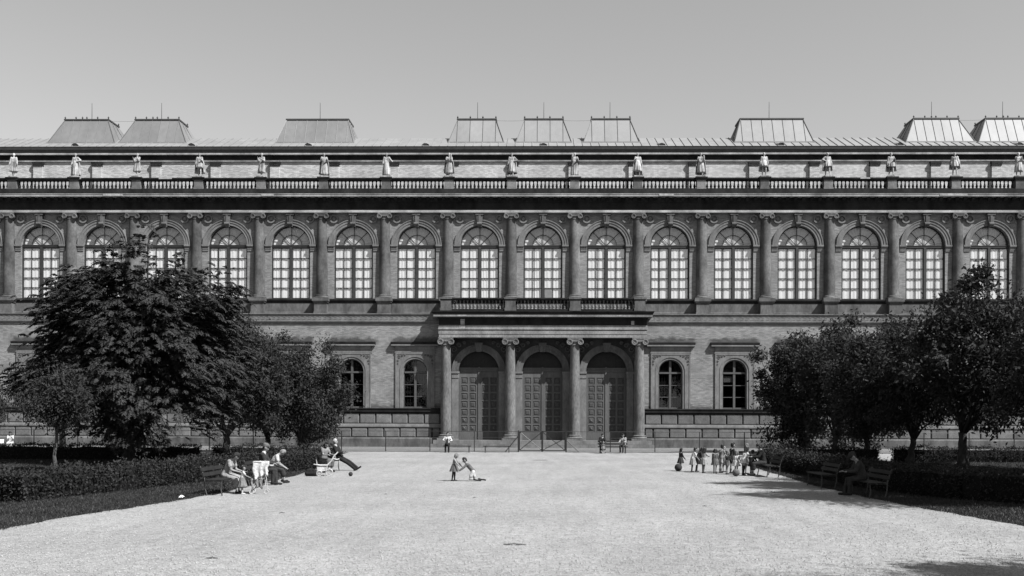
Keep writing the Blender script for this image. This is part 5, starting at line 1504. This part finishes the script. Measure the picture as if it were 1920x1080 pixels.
# ------------------------------------------------------------------ people, from left to right
SITL = dict(legL=(84, 84), legR=(86, 92))
person((-36.3, -14.1, 0), -75, 'person in pale clothes reading on the fence bench at far left', skeleton(1.6, 1.05, lean=6, headp=18, armL=(40, 75, 8), armR=(40, 75, 8), sit=0.46, **SITL),
       {'shirt': 'cloth_white', 'lap_skirt': 'cloth_white', 'shoes': 'shoe', 'bob': 'hair_dark'})
tag(MB().add([(-.16, 0, 0), (.16, 0, 0), (.16, .08, .26), (-.16, .08, .26), (-.16, .02, 0), (.16, .02, 0), (.16, .10, .26), (-.16, .10, .26)], [(0, 1, 2, 3), (4, 7, 6, 5), (0, 4, 5, 1), (1, 5, 6, 2), (2, 6, 7, 3), (3, 7, 4, 0)]).build('newspaper', 'paper', None, False, (-36.95, -14.15, 0.5)),
    'white paper parcel beside the reader at far left', 'paper')
tag(MB().box(-.2, .2, -.14, .14, 0, .42).build('parcel_stand', 'bench_wood', None, False, (-36.95, -14.1, 0)), 'small dark stool under the white parcel at far left', 'stool')

person((-9.40, -51.3, 0), -8, 'girl in a pale short-sleeved dress leaning forward on the nearest left bench', skeleton(1.58, 1.05, lean=24, headp=24, armL=(14, 62, 6), armR=(16, 60, 6), sit=0.46, legL=(76, 86), legR=(72, 70)),
       {'blouse': 'cloth_pale', 'lap_skirt': 'cloth_pale', 'shoes': 'shoe', 'bob': 'hair_dark'})
person((-8.78, -51.75, 0), 25, 'toddler in a grey frock standing at the white pushchair', skeleton(0.80, 1.45, lean=6, armL=(35, 30, 15), armR=(35, 30, 15)),
       {'blouse': 'cloth_white', 'skirt0.62_0.16': 'cloth_grey', 'socks': 'cloth_white', 'shoes': 'cloth_white', 'hair': 'hair_dark'})
person((-9.36, -47.75, 0), 2, 'man in a dark suit and flat cap sitting in profile on the left', skeleton(1.74, 1.0, lean=8, headp=12, armL=(28, 50, 6), armR=(24, 56, 4), sit=0.46, legL=(82, 78), legR=(86, 92)),
       {'jacket': 'cloth_dark', 'trousers': 'cloth_dark', 'shoes': 'shoe', 'hair': 'hair_dark', 'cap': 'cloth_mid', 'collar': 'cloth_white'})
person((-9.30, -46.85, 0), 10, 'woman in a white blouse bent over her lap beside the man in the cap', skeleton(1.62, 1.0, lean=30, headp=30, armL=(12, 42, 8), armR=(12, 46, 8), sit=0.46, legL=(84, 86), legR=(80, 70)),
       {'blouse': 'cloth_white', 'lap_skirt': 'cloth_dark', 'shoes': 'shoe', 'hair': 'hair_fair'})
person((-9.05, -39.9, 0), -35, 'dark-haired woman in a patterned dress sitting by the white-framed stroller', skeleton(1.62, 1.0, lean=10, headp=24, armL=(26, 62, 8), armR=(26, 62, 8), sit=0.46, legL=(82, 86), legR=(84, 78)),
       {'blouse': 'cloth_grey', 'lap_skirt': 'cloth_mid', 'shoes': 'shoe', 'bob': 'hair_dark', 'collar': 'cloth_black'})
person((-8.72, -38.2, 0), -10, 'white-haired man in a dark suit slouching with outstretched legs', skeleton(1.78, 1.0, lean=-24, headp=22, armL=(26, 70, 12), armR=(30, 66, 8), sit=0.46, legL=(66, 12), legR=(62, 10)),
       {'jacket': 'cloth_black', 'trousers': 'cloth_black', 'shoes': 'shoe', 'hair': 'hair_white', 'collar': 'cloth_white'})
person((-6.42, -14.15, 0), -88, 'man in an open white shirt sitting on the fence bench', skeleton(1.72, 1.0, lean=4, headp=8, armL=(20, 70, 30), armR=(20, 70, 30), sit=0.46, legL=(80, 80), legR=(80, 84)),
       {'shirt': 'cloth_white', 'apron': 'cloth_black', 'trousers': 'cloth_black', 'shoes': 'shoe', 'hair': 'hair_dark'})
person((-3.17, -45.1, 0), -18, 'fair toddler in a short grey coat standing in mid path', skeleton(0.97, 1.35, lean=14, headp=6, armL=(30, 12, 8), armR=(38, 10, 8), legL=(4, 6), legR=(-4, 4), spread=0.06),
       {'shirt': 'cloth_pale', 'skirt0.50_0.17': 'cloth_mid', 'stockings': 'cloth_dark', 'shoes': 'shoe', 'bob': 'hair_fair'})
person((-2.48, -45.1, 0), 186, 'boy in a grey jersey and white shorts kneeling towards the toddler', skeleton(1.20, 1.22, lean=42, headp=-12, armL=(48, 6, 6), armR=(44, 12, 6), legL=(24, 112), legR=(-12, 82), spread=0.10),
       {'shirt': 'cloth_mid', 'shorts': 'cloth_white', 'boots': 'shoe', 'hair': 'hair_dark', 'collar': 'cloth_pale'})
person((4.02, -14.55, 0), -85, 'woman in black sitting at the left end of the bench by the gate', skeleton(1.66, 1.0, lean=8, headp=14, armL=(30, 60, 10), armR=(28, 62, 12), sit=0.46, legL=(82, 84), legR=(80, 80)),
       {'jacket': 'cloth_black', 'lap_skirt': 'cloth_black', 'shoes': 'shoe', 'hair': 'hair_dark', 'collar': 'cloth_white'})
person((4.05, -15.4, 0), -80, 'small child in grey in front of the woman in black', skeleton(0.78, 1.4, lean=2, armL=(10, 10, 14), armR=(10, 10, 14)),
       {'shirt': 'cloth_mid', 'skirt0.45_0.12': 'cloth_grey', 'socks': 'cloth_white', 'shoes': 'cloth_pale', 'hair': 'hair_mid'})
person((5.45, -14.5, 0), -110, 'person in a light jacket with crossed legs at the right end of that bench', skeleton(1.66, 1.0, lean=8, headp=16, armL=(24, 66, 12), armR=(26, 64, 12), sit=0.46, legL=(84, 70), legR=(86, 88)),
       {'jacket': 'cloth_pale', 'trousers': 'cloth_dark', 'socks': 'cloth_white', 'shoes': 'shoe', 'hair': 'hair_dark'})

GC = 'children crowding round the right-hand bench'
def child(x, y, h, face, label, wear, lean=4, aL=(20, 20, 10), aR=(20, 20, 10), hs=1.4, lL=(4, 6), lR=(-4, 6), hp=6):
    return person((x, y, 0), face, label, skeleton(h, hs, lean=lean, headp=hp, armL=aL, armR=aR, legL=lL, legR=lR, spread=0.07), wear, group=GC)
child(6.07, -37.3, 0.95, 25, 'girl in a dark frock standing alone with a dark ball', {'shirt': 'cloth_black', 'skirt0.50_0.13': 'cloth_dark', 'shoes': 'cloth_pale', 'bob': 'hair_dark'})
child(6.45, -38.2, 1.02, 15, 'child in a white pinafore seen from the side, left of the bending girls', {'blouse': 'cloth_white', 'skirt0.58_0.12': 'cloth_pale', 'stockings': 'cloth_dark', 'shoes': 'shoe', 'hair': 'hair_dark'}, lean=18)
child(6.68, -38.0, 1.06, 5, 'girl in a black dress and white collar bending over', {'jacket': 'cloth_black', 'skirt0.55_0.12': 'cloth_black', 'collar': 'cloth_white', 'stockings': 'cloth_black', 'shoes': 'shoe', 'bob': 'hair_dark'}, lean=30)
child(6.80, -39.0, 1.02, 40, 'dark-haired girl in a pale frock holding something, left of the coat', {'blouse': 'cloth_pale', 'skirt0.50_0.08': 'cloth_pale', 'stockings': 'cloth_mid', 'shoes': 'shoe', 'long_hair': 'hair_dark'}, lean=10, aR=(40, 60, 10))
child(7.25, -39.2, 0.98, 70, 'child in a grey coat with white socks seen from behind', {'jacket': 'cloth_mid', 'skirt0.50_0.12': 'cloth_mid', 'socks': 'cloth_white', 'shoes': 'shoe', 'bob': 'hair_dark'})
child(7.56, -38.8, 1.16, 35, 'child in a checked top and pale shorts', {'blouse': 'cloth_grey', 'shorts': 'cloth_pale', 'socks': 'cloth_mid', 'shoes': 'shoe', 'hair': 'hair_dark'}, lean=12)
child(7.78, -38.1, 1.05, -20, 'fair child peeping between the others', {'blouse': 'cloth_pale', 'skirt0.5_0.1': 'cloth_mid', 'shoes': 'shoe', 'hair': 'hair_fair'})
child(7.98, -38.9, 1.22, 20, 'tallest boy of the crowd in dark clothes', {'jacket': 'cloth_dark', 'shorts': 'cloth_black', 'socks': 'cloth_dark', 'shoes': 'shoe', 'hair': 'hair_dark'}, lean=8)
child(7.92, -40.3, 0.95, 60, 'little girl in white beside the dark ball, before the tallest boy', {'blouse': 'cloth_white', 'skirt0.46_0.14': 'cloth_white', 'socks': 'cloth_white', 'shoes': 'cloth_pale', 'bob': 'hair_mid'})
child(8.15, -40.6, 1.12, 30, 'girl in a white blouse and dark stockings leaning to the bench', {'shirt': 'cloth_white', 'skirt0.34_0.12': 'cloth_white', 'stockings': 'cloth_black', 'shoes': 'shoe', 'bob': 'hair_dark'}, lean=22)
child(8.42, -39.6, 1.2, -30, 'child in a light grey top standing behind the crowd', {'shirt': 'cloth_grey', 'skirt0.5_0.1': 'cloth_mid', 'shoes': 'shoe', 'hair': 'hair_mid'}, lean=6)
child(7.66, -39.7, 0.90, 45, 'small child in a dark smock squeezed before the checked top', {'jacket': 'cloth_dark', 'skirt0.42_0.08': 'cloth_mid', 'socks': 'cloth_pale', 'shoes': 'shoe', 'bob': 'hair_mid'}, lean=10)
child(8.42, -40.9, 1.0, 60, 'child in black nearest the seated woman', {'jacket': 'cloth_black', 'skirt0.45_0.10': 'cloth_black', 'socks': 'cloth_mid', 'shoes': 'shoe', 'hair': 'hair_dark'}, lean=14)
person((8.86, -41.0, 0), 180, 'woman in dark clothes seated on the bench amid the children', skeleton(1.64, 1.0, lean=12, headp=20, armL=(34, 56, 8), armR=(34, 56, 8), sit=0.46, legL=(84, 84), legR=(82, 76)),
       {'jacket': 'cloth_black', 'lap_skirt': 'cloth_dark', 'shoes': 'shoe', 'bob': 'hair_dark'})
person((9.46, -51.3, 0), 180, 'person in dark clothes slumped forward on the nearest right bench', skeleton(1.68, 1.0, lean=20, headp=24, armL=(26, 60, 6), armR=(26, 60, 6), sit=0.46, legL=(84, 84), legR=(82, 70)),
       {'jacket': 'cloth_dark', 'trousers': 'cloth_dark', 'shoes': 'shoe', 'hair': 'hair_dark', 'cap': 'cloth_dark'})

# ------------------------------------------------------------------ balls, pushchair, stroller
def ball(loc, r, label, m):
    tag(MB().sphere((0, 0, r), r, 14).build('ball', m, None, True, loc), label, 'ball')
ball((-7.43, -42.4, 0), 0.085, 'small dark ball on the gravel near the outstretched feet', 'toy_dark')
ball((5.95, -37.5, 0), 0.165, 'dark ball behind the lone girl in the dark frock', 'toy_dark')
ball((7.72, -41.25, 0), 0.15, 'grey ball in front of the crowd of children', 'cloth_mid')
def wheel(parent, x, y, z, r, m='white_paint'):
    w = MB(); n = 18
    for i in range(n): pass
    pts = [(r * math.cos(2 * PI * i / n), 0, r * math.sin(2 * PI * i / n)) for i in range(n + 1)]
    w.tube(pts, 0.014, 5, False)
    o = w.build('wheel', 'rubber' if m != 'white_paint' else m, parent, True, (x, y, z))
    sp_ = MB()
    for i in range(6):
        a = PI * i / 6; sp_.tube([(-r * math.cos(a), 0, -r * math.sin(a)), (r * math.cos(a), 0, r * math.sin(a))], 0.005, 3)
    sp_.build('spoke', 'white_paint', o); return o
# folding pushchair hung with a white cloth
e = empty('pushchair', (-8.38, -51.45, 0), math.radians(10), 'white pushchair hung with a white cloth beside the bench girl', 'pushchair')
fm = MB()
for y in (-0.20, 0.20):
    fm.tube([(-0.18, y, 0.06), (0.06, y, 0.46), (0.20, y, 0.92)], 0.011, 6); fm.tube([(0.24, y, 0.06), (0.20, y, 0.45), (0.14, y, 0.62)], 0.011, 6); fm.tube([(-0.20, y, 0.42), (0.16, y, 0.44)], 0.010, 6)
fm.tube([(0.20, -0.20, 0.92), (0.20, 0.20, 0.92)], 0.012, 6); fm.tube([(-0.20, -0.20, 0.42), (-0.20, 0.20, 0.42)], 0.010, 6)
fm.build('frame', 'white_paint', e)
def cloth_panel(name, m, parent, x0, x1, z0, z1, y, seed, taper=0.0):
    """hanging cloth with soft folds and an uneven lower edge, seen flat-on from the path"""
    rs_ = random.Random(seed); n, r = 16, 8; vs, fs = [], []; p = rs_.uniform(0, 6)
    for j in range(r + 1):
        t = j / r
        for i in range(n + 1):
            u = i / n
            x = x0 + (x1 - x0) * (u + taper * t * (0.5 - u))
            vs.append((x + 0.02 * math.sin(8 * t + p), y - 0.03 * t + 0.035 * t * math.sin(17 * u + p + 2 * t) + 0.02 * math.sin(5 * u), z1 + 0.012 * math.sin(13 * u + p) * (t < 0.2) + (z0 - z1) * t * (1 + 0.14 * math.sin(5 * u + p) + 0.06 * math.sin(14 * u))))
    for j in range(r):
        for i in range(n): fs.append((j * (n + 1) + i, j * (n + 1) + i + 1, (j + 1) * (n + 1) + i + 1, (j + 1) * (n + 1) + i))
    o = MB().add(vs, fs).build(name, m, parent, True)
    md = o.modifiers.new('thick', 'SOLIDIFY'); md.thickness = 0.012
    return o
cloth_panel('draped_cloth', 'cloth_white', e, -0.16, 0.31, 0.50, 0.95, -0.23, 1, 0.15)
cloth_panel('draped_cloth', 'cloth_white', e, -0.02, 0.28, 0.60, 0.95, 0.23, 2, 0.25)
MB().box(-0.15, 0.29, -0.23, 0.23, 0.935, 0.955).build('cloth_top', 'cloth_white', e)
cloth_panel('seat_cloth', 'cloth_grey', e, -0.20, 0.14, 0.16, 0.46, -0.21, 3, 0.1)
for x in (-0.18, 0.24):
    for y in (-0.22, 0.22): wheel(e, x, y, 0.065, 0.055)
# stroller with curved white shafts
e = empty('stroller', (-8.45, -42.3, 0), math.radians(12), 'white-framed stroller with a long curved handle beside the seated couple', 'stroller')
fm = MB()
for y in (-0.18, 0.18):
    fm.tube([(-0.42, y, 0.46), (-0.2, y, 0.42), (0.08, y, 0.42), (0.22, y, 0.56), (0.34, y, 0.78), (0.48, y, 0.92)], 0.022, 6)
    fm.tube([(0.10, y, 0.44), (0.02, y, 0.22), (-0.22, y, 0.18)], 0.016, 6); fm.tube([(0.30, y, 0.68), (0.44, y, 0.64), (0.55, y, 0.66)], 0.016, 6)
fm.tube([(0.48, -0.18, 0.92), (0.48, 0.18, 0.92)], 0.02, 6); fm.tube([(-0.42, -0.18, 0.46), (-0.42, 0.18, 0.46)], 0.02, 6)
fm.build('frame', 'white_paint', e)
MB().add([(-0.30, -.16, .22), (0.06, -.16, .18), (0.10, -.16, .42), (-0.34, -.16, .66), (-0.30, .16, .22), (0.06, .16, .18), (0.10, .16, .42), (-0.34, .16, .66), (-0.28, -.16, 0.42), (-0.28, .16, 0.42)],
         [(0, 1, 2, 8), (0, 8, 3), (4, 9, 6, 5), (4, 7, 9), (0, 4, 5, 1), (0, 3, 7, 4), (1, 5, 6, 2)]).build('seat', 'white_paint', e)
for x, r in ((-0.22, 0.10), (0.16, 0.13)):
    for y in (-0.21, 0.21): wheel(e, x, y, r + 0.014, r)
tag(link('bundle', remesh('bundle', [((-0.15, -0.03, 0.10), (0.15, -0.03, 0.10), 0.10, 0.10), ((-0.13, 0, 0.20), (0.13, 0, 0.20), 0.08, 0.08), ((-0.08, 0, 0.28), (-0.06, 0, 0.38), 0.015, 0.015), ((-0.06, 0, 0.39), (0.06, 0, 0.39), 0.015, 0.015), ((0.06, 0, 0.38), (0.08, 0, 0.28), 0.015, 0.015)], 0.012, 'cloth_black'), None, (-8.95, -42.5, 0)), 'black bag on the ground at the left of the stroller', 'bundle')  # dark rounded form with a loop on top
bpy.data.scenes.remove(LAB)
